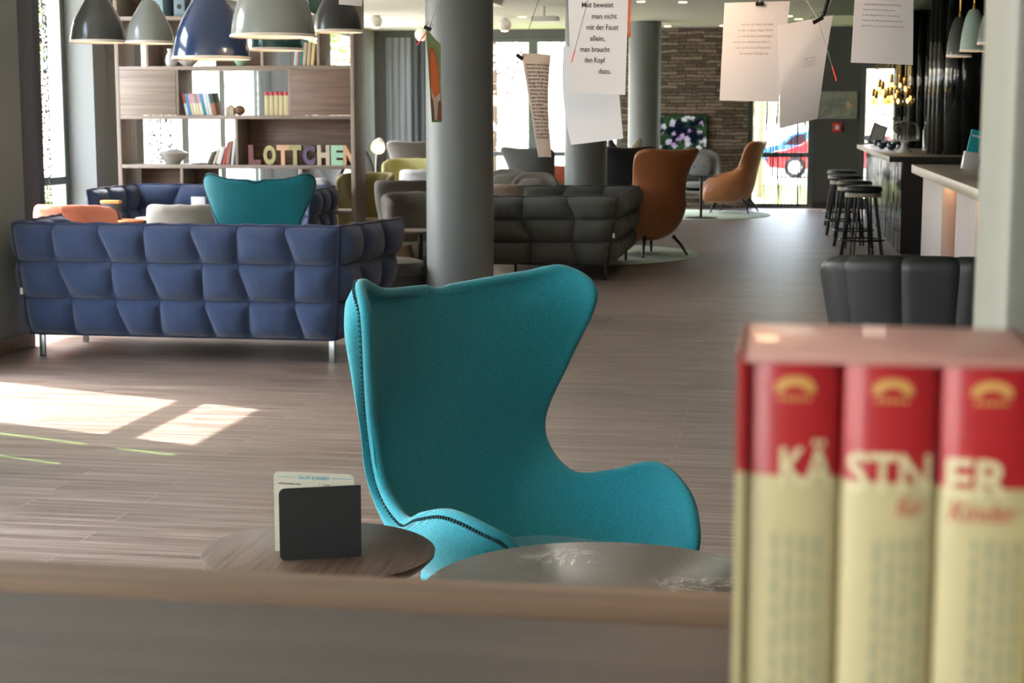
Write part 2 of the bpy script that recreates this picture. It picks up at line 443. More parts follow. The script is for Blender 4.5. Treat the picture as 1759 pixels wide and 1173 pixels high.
M['brown'] = mat('brown_card', '#7a5a43', .6)
M['gold'] = mat('gold_card', '#b98f4a', .45)
M['tyre'] = mat('tyre_rubber', '#1b1b1c', .8)
M['car_red'] = mat('red_car_paint', '#b8202c', .2, coat=.8)
M['car_blue'] = mat('blue_car_paint', '#2f6fae', .2, coat=.8)
M['car_glass'] = mat('car_window_dark', '#1c2326', .08)
M['asphalt'] = mat('pale_paving', '#c4c1b8', .9, var=.1, vscale=(1, 1, 1))
M['grass'] = mat('grass_green', '#5f6f2a', .9, var=.3, vscale=(3, 3, 3))
M['leaf'] = leaf_mat('young_leaf', '#879a62', .5)
M['blossom'] = leaf_mat('pink_blossom', '#cdb0ab', .5)
M['dry'] = leaf_mat('bare_twig_tan', '#a89a84', .4)
M['bark'] = mat('bark', '#6a5a4c', .9)
M['render_wall'] = mat('pale_render', '#d8d5cc', .9)

# ---------------------------------------------------------------- geometry helpers
def obj(name, bm, m, parent=None, smooth=True, loc=None):
    me = bpy.data.meshes.new(name)
    bmesh.ops.recalc_face_normals(bm, faces=bm.faces)
    bm.to_mesh(me); bm.free()
    if m is not None: me.materials.append(m)
    if smooth:
        me.polygons.foreach_set('use_smooth', [True] * len(me.polygons))
        me.set_sharp_from_angle(angle=radians(38))
    o = bpy.data.objects.new(name, me); COL.objects.link(o)
    if parent: o.parent = parent
    if loc: o.location = loc
    return o


def thing(name, label, cat, loc=(0, 0, 0), rz=0, group=None):
    o = bpy.data.objects.new(name, None); COL.objects.link(o)
    o.empty_display_size = .1
    o.location = loc; o.rotation_euler = (0, 0, rz); o['label'] = label; o['category'] = cat
    if group: o['group'] = group
    return o


def tag(o, label, cat, group=None):
    o['label'] = label; o['category'] = cat
    if group: o['group'] = group
    return o


def struct(o):
    o['kind'] = 'structure'; return o


def dup(root, loc, rz, label, group=None):
    r = root.copy(); COL.objects.link(r); r.location = loc; r.rotation_euler = (0, 0, rz); r['label'] = label
    if group: r['group'] = group
    for ch in list(root.children):
        k = ch.copy(); COL.objects.link(k); k.parent = r
        for g in list(ch.children):
            d = g.copy(); COL.objects.link(d); d.parent = k
    return r


def B(): return bmesh.new()


def box(bm, x0, x1, y0, y1, z0, z1, bev=0., mtx=None, seg=2):
    v = [bm.verts.new((x, y, z)) for x in (x0, x1) for y in (y0, y1) for z in (z0, z1)]
    fs = [bm.faces.new([v[i] for i in q]) for q in ((0, 1, 3, 2), (4, 6, 7, 5), (0, 4, 5, 1), (2, 3, 7, 6), (0, 2, 6, 4), (1, 5, 7, 3))]
    es = set(e for f in fs for e in f.edges)
    if mtx is not None: bmesh.ops.transform(bm, matrix=mtx, verts=v)
    if bev: bmesh.ops.bevel(bm, geom=list(es), offset=bev, segments=seg, profile=.5, affect='EDGES')
    return bm


def lathe(bm, prof, n=32, ctr=(0, 0, 0), mtx=None):
    rings = []
    nv = []
    for r, z in prof:
        if r < 1e-6:
            q = [bm.verts.new((ctr[0], ctr[1], ctr[2] + z))]
        else:
            q = [bm.verts.new((ctr[0] + r * cos(2 * pi * k / n), ctr[1] + r * sin(2 * pi * k / n), ctr[2] + z)) for k in range(n)]
        rings.append(q); nv += q
    for a, b in zip(rings, rings[1:]):
        for k in range(n):
            k2 = (k + 1) % n
            if len(a) == 1 and len(b) == 1: continue
            if len(a) == 1: bm.faces.new((a[0], b[k], b[k2]))
            elif len(b) == 1: bm.faces.new((a[k], a[k2], b[0]))
            else: bm.faces.new((a[k], a[k2], b[k2], b[k]))
    if mtx is not None: bmesh.ops.transform(bm, matrix=mtx, verts=nv)
    return bm


def tube(bm, pts, r, n=8, closed=False, r2=None):
    pts = [Vector(p) for p in pts]
    L = len(pts); rings = []; prev = None
    for i, p in enumerate(pts):
        if closed: t = pts[(i + 1) % L] - pts[i - 1]
        else: t = pts[min(i + 1, L - 1)] - pts[max(i - 1, 0)]
        t.normalize()
        if prev is None:
            a = t.orthogonal().normalized()
        else:
            a = prev - t * prev.dot(t)
            a = a.normalized() if a.length > 1e-6 else t.orthogonal().normalized()
        prev = a; b = t.cross(a)
        rr = r if r2 is None else r + (r2 - r) * i / max(1, L - 1)
        rings.append([bm.verts.new(p + (a * cos(2 * pi * k / n) + b * sin(2 * pi * k / n)) * rr) for k in range(n)])
    for i in range(L if closed else L - 1):
        A, Bq = rings[i], rings[(i + 1) % L]
        for k in range(n):
            bm.faces.new((A[k], A[(k + 1) % n], Bq[(k + 1) % n], Bq[k]))
    if not closed:
        bm.faces.new(rings[0][::-1]); bm.faces.new(rings[-1])
    return bm


def sphere(bm, ctr, r, sx=1, sy=1, sz=1, u=20, v=12):
    m = Matrix.Translation(ctr) @ Matrix.Diagonal((r * sx, r * sy, r * sz, 1))
    bmesh.ops.create_uvsphere(bm, u_segments=u, v_segments=v, radius=1, matrix=m)
    return bm


def prism(bm, poly, y0, y1, mtx=None):
    """extrude an outline given in x,z between two y planes"""
    a = [bm.verts.new((x, y0, z)) for x, z in poly]; b = [bm.verts.new((x, y1, z)) for x, z in poly]
    bm.faces.new(a); bm.faces.new(b[::-1])
    n = len(poly)
    for i in range(n): bm.faces.new((a[i], b[i], b[(i + 1) % n], a[(i + 1) % n]))
    if mtx is not None: bmesh.ops.transform(bm, matrix=mtx, verts=a + b)
    return bm


def slab(bm, poly, z0, z1):
    a = [bm.verts.new((x, y, z0)) for x, y in poly]; b = [bm.verts.new((x, y, z1)) for x, y in poly]
    bm.faces.new(a[::-1]); bm.faces.new(b); n = len(poly)
    for i in range(n): bm.faces.new((a[i], a[(i + 1) % n], b[(i + 1) % n], b[i]))
    return bm


def grid(bm, fn, nu, nv):
    g = [[bm.verts.new(fn(i / nu, j / nv)) for i in range(nu + 1)] for j in range(nv + 1)]
    for j in range(nv):
        for i in range(nu): bm.faces.new((g[j][i], g[j][i + 1], g[j + 1][i + 1], g[j + 1][i]))
    return bm


def sheet(bm, fn, nu, nv, t):
    """thin sheet with real thickness along -its normal"""
    P = [[Vector(fn(i / nu, j / nv)) for i in range(nu + 1)] for j in range(nv + 1)]
    return two_sided(bm, P, [[t] * (nu + 1) for _ in range(nv + 1)])


def normals(P):
    nv, nu = len(P), len(P[0]); N = []
    for j in range(nv):
        row = []
        for i in range(nu):
            du = P[j][min(i + 1, nu - 1)] - P[j][max(i - 1, 0)]
            dv = P[min(j + 1, nv - 1)][i] - P[max(j - 1, 0)][i]
            q = du.cross(dv)
            row.append(q.normalized() if q.length > 1e-12 else Vector((0, 0, 1)))
        N.append(row)
    return N


def two_sided(bm, P, T, flip=1):
    nv, nu = len(P), len(P[0]); N = normals(P)
    A = [[bm.verts.new(P[j][i]) for i in range(nu)] for j in range(nv)]
    Bv = [[bm.verts.new(P[j][i] - N[j][i] * T[j][i] * flip) for i in range(nu)] for j in range(nv)]
    for j in range(nv - 1):
        for i in range(nu - 1):
            bm.faces.new((A[j][i], A[j][i + 1], A[j + 1][i + 1], A[j + 1][i]))
            bm.faces.new((Bv[j][i], Bv[j + 1][i], Bv[j + 1][i + 1], Bv[j][i + 1]))
    rim = [(0, i) for i in range(nu)] + [(j, nu - 1) for j in range(1, nv)] + [(nv - 1, i) for i in range(nu - 2, -1, -1)] + [(j, 0) for j in range(nv - 2, 0, -1)]
    n = len(rim)
    for k in range(n):
        a, b = rim[k], rim[(k + 1) % n]
        bm.faces.new((A[a[0]][a[1]], Bv[a[0]][a[1]], Bv[b[0]][b[1]], A[b[0]][b[1]]))
    return bm


def catmull(pts, n):
    """n samples along a smooth curve through the points"""
    p = [Vector(q) for q in pts]
    p = [p[0] * 2 - p[1]] + p + [p[-1] * 2 - p[-2]]
    L = len(pts) - 1; out = []
    for k in range(n):
        t = k / (n - 1) * L; i = min(int(t), L - 1); f = t - i
        a, b, d, e = p[i], p[i + 1], p[i + 2], p[i + 3]
        out.append(.5 * ((2 * b) + (d - a) * f + (2 * a - 5 * b + 4 * d - e) * f * f + (3 * b - a - 3 * d + e) * f ** 3))
    return out


def superpad(bm, ctr, rx, ry, h, n=3.2, seg=40, rings=6, dome=.25, mtx=None):
    """a soft cushion: superellipse plan, rounded edge, slightly domed top"""
    cx, cy, cz = ctr; rows = []; allv = []
    def plan(s, z):
        q = []
        for k in range(seg):
            t = 2 * pi * k / seg
            x = abs(cos(t)) ** (2 / n) * (1 if cos(t) >= 0 else -1) * rx * s
            y = abs(sin(t)) ** (2 / n) * (1 if sin(t) >= 0 else -1) * ry * s
            q.append(bm.verts.new((cx + x, cy + y, cz + z)))
        return q
    prof = [(.0, 0)]
    e = min(h * .5, min(rx, ry) * .4) / min(rx, ry)
    for k in range(rings + 1):
        a = -pi / 2 + pi * k / rings
        prof.append((1 - e + e * cos(a), h / 2 + h / 2 * sin(a)))
    prof += [(.55, h * (1 + dome * .5)), (.2, h * (1 + dome * .62))]
    b0 = bm.verts.new((cx, cy, cz)); tp = bm.verts.new((cx, cy, cz + h * (1 + dome * .64)))
    for s, z in prof[1:]: rows.append(plan(s, z))
    for k in range(seg):
        bm.faces.new((b0, rows[0][(k + 1) % seg], rows[0][k])); bm.faces.new((tp, rows[-1][k], rows[-1][(k + 1) % seg]))
    for a, b in zip(rows, rows[1:]):
        for k in range(seg): bm.faces.new((a[k], a[(k + 1) % seg], b[(k + 1) % seg], b[k]))
    if mtx is not None: bmesh.ops.transform(bm, matrix=mtx, verts=[b0, tp] + [v for r in rows for v in r])
    return bm


def text_flat(body, size=1., bold=0., shear=0., extrude=0., align='LEFT', spacing=1.):
    cu = bpy.data.curves.new('lettering', 'FONT'); cu.body = body; cu.size = size; cu.offset = bold; cu.shear = shear
    cu.extrude = extrude; cu.align_x = align; cu.space_character = spacing; cu.resolution_u = 3
    o = bpy.data.objects.new('lettering', cu); COL.objects.link(o)
    dg = bpy.context.evaluated_depsgraph_get()
    me = bpy.data.meshes.new_from_object(o.evaluated_get(dg))
    bpy.data.objects.remove(o); bpy.data.curves.remove(cu)
    return me


def put_text(name, body, fn, m, parent=None, width=None, **kw):
    """lettering laid on a surface: fn(x, y) -> point. width rescales the line to that length"""
    me = text_flat(body, **kw)
    xs = [v.co.x for v in me.vertices]
    if xs:
        x0, x1 = min(xs), max(xs)
        k = (width / (x1 - x0)) if width else 1
        for v in me.vertices:
            z = v.co.z
            v.co = Vector(fn((v.co.x - (x0 if width else 0)) * k, v.co.y)) if not kw.get('extrude') else v.co
    me.materials.clear(); me.materials.append(m)
    o = bpy.data.objects.new(name, me); COL.objects.link(o)
    if parent: o.parent = parent
    return o


def merge_text(name, items, m, parent):
    """several lines of lettering as one mesh; items: (body, fn, kw, width)"""
    bm = B()
    for body, fn, kw, width in items:
        me = text_flat(body, **kw)
        xs = [v.co.x for v in me.vertices]
        if not xs: continue
        x0, x1 = min(xs), max(xs); k = width / (x1 - x0) if width else 1
        for v in me.vertices: v.co = Vector(fn((v.co.x - (x0 if width else 0)) * k, v.co.y))
        bm.from_mesh(me); bpy.data.meshes.remove(me)
    me = bpy.data.meshes.new(name); bm.to_mesh(me); bm.free(); me.materials.append(m)
    o = bpy.data.objects.new(name, me); COL.objects.link(o); o.parent = parent
    return o


# ---------------------------------------------------------------- upholstered shells
def shell(rim, spine, thick, nr=61, ns=22, far=None, bulge=0.):
    """seat shell. rim: half outline (a, b, z) from top centre round the wing and arm to the seat front; spine: the matching
    points (b, z) on the centre line. far: the other half when it differs slightly. Returns bmesh, edge path, P grid"""
    sp = catmull([(0, b, z) for b, z in spine], nr)
    def half(r, s):
        R = catmull(r, nr)
        out = []
        for j in range(nr):      # each row is a round arc from the centre line out to the rim
            h = sqrt((R[j].y - sp[j].y) ** 2 + (R[j].z - sp[j].z) ** 2)
            fm = min(pi / 2, max(.12, 2 * atan2(h, R[j].x))); row = []
            for k in range(ns + 1):
                f = fm * k / ns; w = (1 - cos(f)) / (1 - cos(fm))
                t = k / ns; row.append(Vector((s * R[j].x * (sin(f) / sin(fm) + (bulge(s, j / nr) if bulge else 0) * 6.75 * t * t * (1 - t)), sp[j].y + (R[j].y - sp[j].y) * w, sp[j].z + (R[j].z - sp[j].z) * w)))
            out.append(row)
        return out
    hr, hl = half(far or rim, 1), half(rim, -1)
    P = [hl[j][::-1] + hr[j][1:] for j in range(nr)]
    return P


def build_shell(P, thick, edge_round=4, outward=1):
    """inner face P, outer face offset, joined by a rounded edge"""
    nv, nu = len(P), len(P[0]); N = normals(P)
    if N[nv // 3][nu // 2].y > 0: outward = -outward      # the outside of the backrest faces local -y
    # near the rim the rows run almost along the edge: take the normal a little further in and even it out
    for j in range(nv):
        for i in range(5): N[j][i] = N[j][5].copy(); N[j][nu - 1 - i] = N[j][nu - 6].copy()
    for j in range(6): N[j] = [q.copy() for q in N[6]]
    for _ in range(12):
        N = [[(N[max(j - 1, 0)][i] + N[j][i] * 2 + N[min(j + 1, nv - 1)][i] + N[j][max(i - 1, 0)] + N[j][min(i + 1, nu - 1)]).normalized() for i in range(nu)] for j in range(nv)]
    bm = B()
    A = [[bm.verts.new(P[j][i]) for i in range(nu)] for j in range(nv)]
    O = [[P[j][i] + N[j][i] * thick * outward for i in range(nu)] for j in range(nv)]
    Ov = [[bm.verts.new(O[j][i]) for i in range(nu)] for j in range(nv)]
    for j in range(nv - 1):
        for i in range(nu - 1):
            bm.faces.new((A[j][i], A[j][i + 1], A[j + 1][i + 1], A[j + 1][i]))
            bm.faces.new((Ov[j][i], Ov[j + 1][i], Ov[j + 1][i + 1], Ov[j][i + 1]))
    rim = [(0, i) for i in range(nu)] + [(j, nu - 1) for j in range(1, nv)] + [(nv - 1, i) for i in range(nu - 2, -1, -1)] + [(j, 0) for j in range(nv - 2, 0, -1)]
    n = len(rim); rings = []; D = []
    for k, (j, i) in enumerate(rim):
        a, o = P[j][i], O[j][i]
        jm, im = min(max(j, 1), nv - 2), min(max(i, 1), nu - 2)
        p1, p2 = rim[k - 3], rim[(k + 3) % n]
        tg = P[p2[0]][p2[1]] - P[p1[0]][p1[1]]
        d = tg.cross(N[j][i])
        d = d.normalized() if d.length > 1e-9 else Vector((0, 0, 1))
        D.append(d)
    idx = {q: k for k, q in enumerate(rim)}
    for i in range(nu):                                     # top edge faces up, seat front faces forward
        for j, ax in ((0, 2), (nv - 1, 1)):
            k = idx[(j, i)]
            if D[k][ax] < 0: D[k] = -D[k]
    for i in (0, nu - 1):                                   # side edge: up along the top, forward down the wing, up over the arm, forward again
        for j in range(1, nv - 1):
            f = j / nv; k = idx[(j, i)]
            e = Vector((0, 0, 1)) if f < .14 else Vector((0, .7, .7)) if f < .24 else Vector((0, 1, .25)) if f < .5 else Vector((0, .3, 1)) if f < .72 else Vector((0, 1, .3))
            if D[k].dot(e) < 0: D[k] = -D[k]
    for _ in range(2): D = [(D[k - 1] + D[k] * 2 + D[(k + 1) % n]).normalized() for k in range(n)]
    for k, (j, i) in enumerate(rim):
        a, o, d = P[j][i], O[j][i], D[k]
        q = [A[j][i]]
        for s in range(1, edge_round):
            t = pi * s / edge_round
            q.append(bm.verts.new(a.lerp(o, .5 - .5 * cos(t)) + d * sin(t) * thick * .5))
        q.append(Ov[j][i]); rings.append(q)
    for k in range(n):
        a, b = rings[k], rings[(k + 1) % n]
        for s in range(edge_round):
            try: bm.faces.new((a[s], a[s + 1], b[s + 1], b[s]))
            except ValueError: pass
    bmesh.ops.remove_doubles(bm, verts=bm.verts, dist=1e-5)
    return bm, [O[j][i] for j, i in rim], rim


def legs4(parent, m, w, d, y0, z1, r0=.014, r1=.009, splay=.05):
    for sx in (-1, 1):
        for sy in (0, 1):
            bm = B()
            yy = y0 + sy * d
            tube(bm, [(sx * w, yy, z1), (sx * (w + splay), yy + (splay if sy else -splay), 0)], r0, 8, r2=r1)
            obj('leg', bm, m, parent)


# ---------------------------------------------------------------- quilted cushion panel
def quilt(corner, ncol, nrow, puff, base, res=11, drift=.22, seed=0):
    """stitched panel between 4 corners (bl, br, tr, tl); pillows on both faces, seams pulled in"""
    bl, br, tr, tl = [Vector(q) for q in corner]
    rnd = random.Random(seed)
    nu, nv = ncol * res, nrow * res
    def line(j, v):
        if j <= 0: return 0.
        if j >= ncol: return 1.
        off = 0.; row = v * nrow
        for r in range(nrow):
            f = min(max(row - r, 0), 1)      # row counted from the top
            if (j + r) % 2 == 0: off += drift * (f * f * (3 - 2 * f)) ** 1.0
        return (j + off - drift * .6) / ncol
    def prof(f): return max(0., 1 - abs(2 * f - 1) ** 2.4) ** .66
    P, T = [], []
    for jv in range(nv + 1):
        v = jv / nv; rowp, rowt = [], []
        for iu in range(nu + 1):
            cj = min(iu // res, ncol - 1); f = iu / res - cj
            x0, x1 = line(cj, 1 - v), line(cj + 1, 1 - v)
            u = x0 + (x1 - x0) * f
            p = bl.lerp(br, u).lerp(tl.lerp(tr, u), v)
            rf = v * nrow; rr = min(int(rf), nrow - 1)
            h = prof(f) * prof(rf - rr)
            edge = min(1, min(iu, nu - iu) / 2.5) * min(1, min(jv, nv - jv) / 2.5)
            rowp.append(p); rowt.append(base * (.25 + .75 * edge) + puff * h)
        P.append(rowp); T.append(rowt)
    N = normals(P); bm = B()
    A = [[bm.verts.new(P[j][i] + N[j][i] * T[j][i]) for i in range(nu + 1)] for j in range(nv + 1)]
    C2 = [[bm.verts.new(P[j][i] - N[j][i] * T[j][i]) for i in range(nu + 1)] for j in range(nv + 1)]
    for j in range(nv):
        for i in range(nu):
            bm.faces.new((A[j][i], A[j][i + 1], A[j + 1][i + 1], A[j + 1][i]))
            bm.faces.new((C2[j][i], C2[j + 1][i], C2[j + 1][i + 1], C2[j][i + 1]))
    rim = [(0, i) for i in range(nu + 1)] + [(j, nu) for j in range(1, nv + 1)] + [(nv, i) for i in range(nu - 1, -1, -1)] + [(j, 0) for j in range(nv - 1, 0, -1)]
    for k in range(len(rim)):
        a, b = rim[k], rim[(k + 1) % len(rim)]
        bm.faces.new((A[a[0]][a[1]], C2[a[0]][a[1]], C2[b[0]][b[1]], A[b[0]][b[1]]))
    path = []
    for j, i in rim[::2]:
        w = 0.004 * sin(i * .9) if j == nv else 0
        path.append(P[j][i] + Vector((0, 0, w)))
    seams = B()                                             # stitched seams between the pillows, both faces; dark cords stand in for crease shade
    for sg in (1, -1):
        for k in range(1, ncol): tube(seams, [P[j][k * res] + N[j][k * res] * (sg * (T[j][k * res] + .001)) for j in range(0, nv + 1)], .0045, 5)
        for k in range(1, nrow): tube(seams, [P[k * res][i] + N[k * res][i] * (sg * (T[k * res][i] + .001)) for i in range(0, nu + 1, 2)], .0045, 5)
    return bm, path, seams


def quilted_sofa(name, label, mt, pipe, legm, loc, rz, hw_b, hw_t, depth, ncol, flare, top=.845, cat='sofa'):
    """back outer face at y = 0, seat opens towards +y"""
    t = thing(name, label, cat, loc, rz)
    lean = .09; zb = .15
    bm, path, sm_ = quilt([(-hw_b, .0, zb), (hw_b, .0, zb), (hw_t, -lean, top), (-hw_t, -lean, top)], ncol, 3, .062, .018, seed=1)
    bk = obj('backrest', bm, mt, t)
    p = B(); tube(p, path, .011, 8, True); obj('piping', p, pipe, bk); obj('seam', sm_, pipe, bk)
    for s in (-1, 1):
        cs = [(s * hw_b, .012, zb), (s * (hw_b + flare * .25), depth, zb), (s * (hw_t + flare), depth + .02, top - .01), (s * hw_t, -lean + .012, top)]
        if s < 0: cs = [cs[1], cs[0], cs[3], cs[2]]
        bm, path, sm_ = quilt(cs, 3, 3, .062, .018, seed=2)
        a = obj('armrest', bm, mt, t)
        p = B(); tube(p, path, .011, 8, True); obj('piping', p, pipe, a); obj('seam', sm_, pipe, a)
    bm = B(); box(bm, -hw_b + .03, hw_b - .03, .05, depth - .02, zb - .005, .27, .03); obj('seat_base', bm, mt, t)
    n = 2
    w = (2 * hw_b - .1) / n
    for k in range(n):
        bm = B(); superpad(bm, (-hw_b + .05 + w * (k + .5), depth / 2 + .05, .27), w / 2, depth / 2 - .07, .15, 6, 48)
        obj('seat_cushion', bm, mt, t)
    for x in (-hw_b + .06, hw_b - .03):
        for y in (.03, depth - .25):
            bm = B(); box(bm, x - .018, x + .018, y - .012, y + .012, 0, zb + .005, .003); obj('leg', bm, legm, t)
    bm = B(); box(bm, -hw_b - .034, -hw_b - .016, -.062, -.045, .4, .44); obj('maker_tag', bm, M['white_paint'], t, False)
    return t

# ================================================================ THE SETTING
LX, NX, BY = -6.88, -4.86, 27.4
bm = B(); box(bm, NX - .3, 3.4, -4.3, 27.8, -.12, 0); box(bm, LX - .3, NX - .3, 9.7, 27.8, -.12, 0); struct(obj('floor', bm, M['floor'], smooth=False))
bm = B(); box(bm, NX - .05, 3.4, -4.3, 27.7, 2.95, 3.15); box(bm, LX - .2, NX - .05, 9.7, 27.7, 2.95, 3.15); struct(obj('ceiling', bm, M['ceiling'], smooth=False))
bm = B(); box(bm, .57, 3.1, 6.0, 24.1, 2.93, 2.95); struct(obj('trim_1', bm, M['ceiling_dark'], smooth=False))


def window(name, axis, pos, a0, a1, z0, z1, uprights=(), rails=(), w=.07, dep=.07, glass='glass'):
    """framed window in the plane x = pos or y = pos; panes and their pale glass edges are its children"""
    def put(bm, a, b, c0, c1, d0, d1):
        if axis == 'x': box(bm, pos + d0, pos + d1, a, b, c0, c1)
        else: box(bm, a, b, pos + d0, pos + d1, c0, c1)
    bm = B(); h = dep / 2
    put(bm, a0, a0 + w, z0, z1, -h, h); put(bm, a1 - w, a1, z0, z1, -h, h)
    put(bm, a0 + w, a1 - w, z0, z0 + w, -h, h); put(bm, a0 + w, a1 - w, z1 - w, z1, -h, h)
    for u0, u1 in uprights: put(bm, u0, u1, z0 + w, z1 - w, -h, h)
    xs = [a0 + w] + [q for u in uprights for q in u] + [a1 - w]
    zs = [z0 + w] + [q for r in rails for q in r] + [z1 - w]
    for i in range(0, len(xs), 2):
        for r0, r1 in rails: put(bm, xs[i], xs[i + 1], r0, r1, -h, h)
    o = struct(obj(name, bm, M['frame'], smooth=False))
    for i in range(0, len(xs), 2):
        for k in range(0, len(zs), 2):
            bm = B(); put(bm, xs[i], xs[i + 1], zs[k], zs[k + 1], -.006, .006); obj('pane', bm, M[glass], o, False)
            bm = B(); e = .018
            put(bm, xs[i], xs[i] + e, zs[k], zs[k + 1], -h * .8, h * .8); put(bm, xs[i + 1] - e, xs[i + 1], zs[k], zs[k + 1], -h * .8, h * .8)
            obj('glass_edge', bm, M['gasket'], o, False)
    return o


# left side: alcove wall x = -6.88 from y = 9.98 on; nearer wall x = -4.86
LX, NX, BY = -6.88, -4.86, 27.4
bm = B()
for y0, y1, z0, z1 in ((9.98, 10.1, 0, 2.95), (10.1, 15.12, 0, .05), (10.1, 15.12, 2.87, 2.95), (16.35, 16.6, 0, 2.95), (16.6, 22.3, 0, .05), (16.6, 22.3, 2.87, 2.95),
                       (22.3, 22.4, 0, 2.95), (22.4, 26.6, 0, .05), (22.4, 26.6, 2.87, 2.95), (26.6, 27.6, 0, 2.95)):
    box(bm, LX - .2, LX, y0, y1, z0, z1)
box(bm, LX - .2, LX + .28, 15.12, 16.35, 0, 2.95)
struct(obj('wall_left', bm, M['wall'], smooth=False))
bm = B()
box(bm, NX - .3, NX, 8.95, 9.98, 0, 2.95); box(bm, LX - .2, NX - .3, 9.7, 9.98, 0, 2.95)
for y0, y1, z0, z1 in ((-4.2, -3.6, 0, 2.95), (-3.6, 5.6, 0, .1), (-3.6, 5.6, 2.86, 2.95), (5.6, 6.9, 0, 2.95)):
    box(bm, NX - .3, NX, y0, y1, z0, z1)
for y0, y1, z0, z1 in ((6.9, 7.165, 0, 2.95), (7.165, 7.205, 0, 1.3), (7.165, 7.205, 2.3, 2.95), (7.205, 7.565, 0, 2.95), (7.565, 7.61, 0, .02), (7.565, 7.61, 2.215, 2.375), (7.565, 7.61, 2.85, 2.95), (7.61, 7.74, 0, 2.95),
                       (7.74, 8.84, 2.9, 2.95), (8.84, 8.95, 0, 2.95)):
    box(bm, NX - .05, NX, y0, y1, z0, z1)
struct(obj('wall_near_left', bm, M['wall'], smooth=False))
bm = B(); box(bm, NX, NX + .025, 8.95, 9.98, 0, .1); box(bm, NX - .3, NX + .025, 9.98, 10.005, 0, .1); struct(obj('baseboard_left', bm, M['base'], smooth=False))
window('window_1', 'x', LX - .03, 10.1, 15.12, .05, 2.87, [(12.3, 12.42)], [(.852, .923)], .08)
window('window_2', 'x', LX - .1, 16.6, 22.3, .05, 2.87, [(18.42, 18.6), (19.75, 19.9), (21.1, 21.22)], [(.852, .923)], .08)
window('window_3', 'x', LX - .1, 22.4, 26.6, .05, 2.87, [(24.4, 24.52)], [(.852, .923)], .08)
window('window_4', 'x', NX - .025, 7.74, 8.84, 0, 2.9, [], [(2.211, 2.377)], .05, .05)
bm = B(); box(bm, NX - .03, NX - .024, 7.565, 7.61, .02, 2.215); box(bm, NX - .03, NX - .024, 7.565, 7.61, 2.375, 2.85); box(bm, NX - .03, NX - .024, 7.165, 7.205, 1.3, 2.3)
M['green_glass'] = glass_mat('streak_slit_glass', (.62, .95, .55, 1), .1)
struct(obj('streak_slits', bm, M['green_glass'], smooth=False))  # unseen tinted slits, shaped to throw green sun streaks on the floor
window('fill_window', 'x', NX - .15, -3.6, 5.6, .1, 2.86, [(-1.7, -1.6), (.3, .4), (2.3, 2.4), (4.0, 4.1)], [], .08)  # unseen window, added to bring fill light to the near area

# end wall y = 27.4
bm = B()
for x0, x1, z0, z1 in ((LX - .2, -6.72, 0, 2.95), (-6.72, -2.66, 0, .05), (-6.72, -2.66, 2.82, 2.95)):
    box(bm, x0, x1, BY, BY + .2, z0, z1)
for x0, x1, z0, z1 in ((-.567, .5, 2.8, 2.95), (.5, 1.24, 0, 2.95), (1.24, 1.85, 0, .1), (1.24, 1.85, 2.34, 2.95), (1.85, 3.3, 0, 2.95)):
    box(bm, x0, x1, BY, BY + .2, z0, z1)
struct(obj('wall_end', bm, M['wall_dark'], smooth=False))
bm = B(); box(bm, -2.66, -.567, BY - .04, BY + .2, 0, 2.95); struct(obj('wall_stone', bm, M['stone'], smooth=False))
bm = B(); box(bm, .5, 1.24, BY - .02, BY, 0, .1); struct(obj('baseboard_end', bm, M['black_plastic'], smooth=False))
window('window_7', 'y', BY + .1, -6.72, -2.66, .05, 2.82, [(-5.55, -5.42), (-4.23, -4.1)], [(.837, .914)], .08)
window('window_8', 'y', BY + .08, -.567, .5, 0, 2.8, [], [(.837, .914)], .07)
window('window_9', 'y', BY + .02, 1.24, 1.85, .1, 2.34, [], [], .07, .1)

# right and rear walls
bm = B(); box(bm, 3.1, 3.3, -4.2, 27.6, 0, 2.95); struct(obj('wall_right', bm, M['wall_dark'], smooth=False))
bm = B()
for x0, x1, z0, z1 in ((NX, -4.3, 0, 2.95), (-4.3, -1.5, 0, .1), (-4.3, -1.5, 2.86, 2.95), (-1.5, 3.1, 0, 2.95)):
    box(bm, x0, x1, -4.2, -4.0, z0, z1)
struct(obj('wall_rear', bm, M['wall'], smooth=False))
window('window_10', 'y', -4.1, -4.3, -1.5, .1, 2.86, [(-2.95, -2.85)], [], .08)

# grey wall end close by on the right
p0 = at_y(1738, 200, 1.06); r0 = ray(1684, 200)
bm = B(); box(bm, p0.x, p0.x + .5, 1.06, p0.x * r0.y / r0.x, 0, 2.95, .006); struct(obj('wall_near_right', bm, M['pillar']))


def column(x, y, label, r=.25):
    bm = B(); lathe(bm, [(r, 0), (r, 2.95)], 64, (x, y, 0))
    o = obj('column', bm, M['column']); tag(o, label, 'column', None)
    return o


column(-2.365, 11.975, 'thick round grey column nearest the camera, left of the dark grey sofa')
column(-2.291, 19.284, 'round grey column behind the dark grey sofa, partly covered by hanging paper')
column(-2.121, 25.494, 'round grey column farthest back, beside the television')

# ---------------------------------------------------------------- curtains
def curtain(name, label, axis, pos, a0, a1, m, z0=.03, z1=2.82, amp=.035, waves=6, group=None, cat='curtain'):
    def fn(u, v):
        a = a0 + (a1 - a0) * u; w = pos + amp * sin(2 * pi * waves * u) * (.8 + .2 * v) + .008 * sin(17 * u + 3 * v)
        z = z0 + (z1 - z0) * v
        return (w, a, z) if axis == 'x' else (a, w, z)
    bm = B(); sheet(bm, fn, waves * 14, 4, .004)
    o = obj(name, bm, m); tag(o, label, cat, group); return o


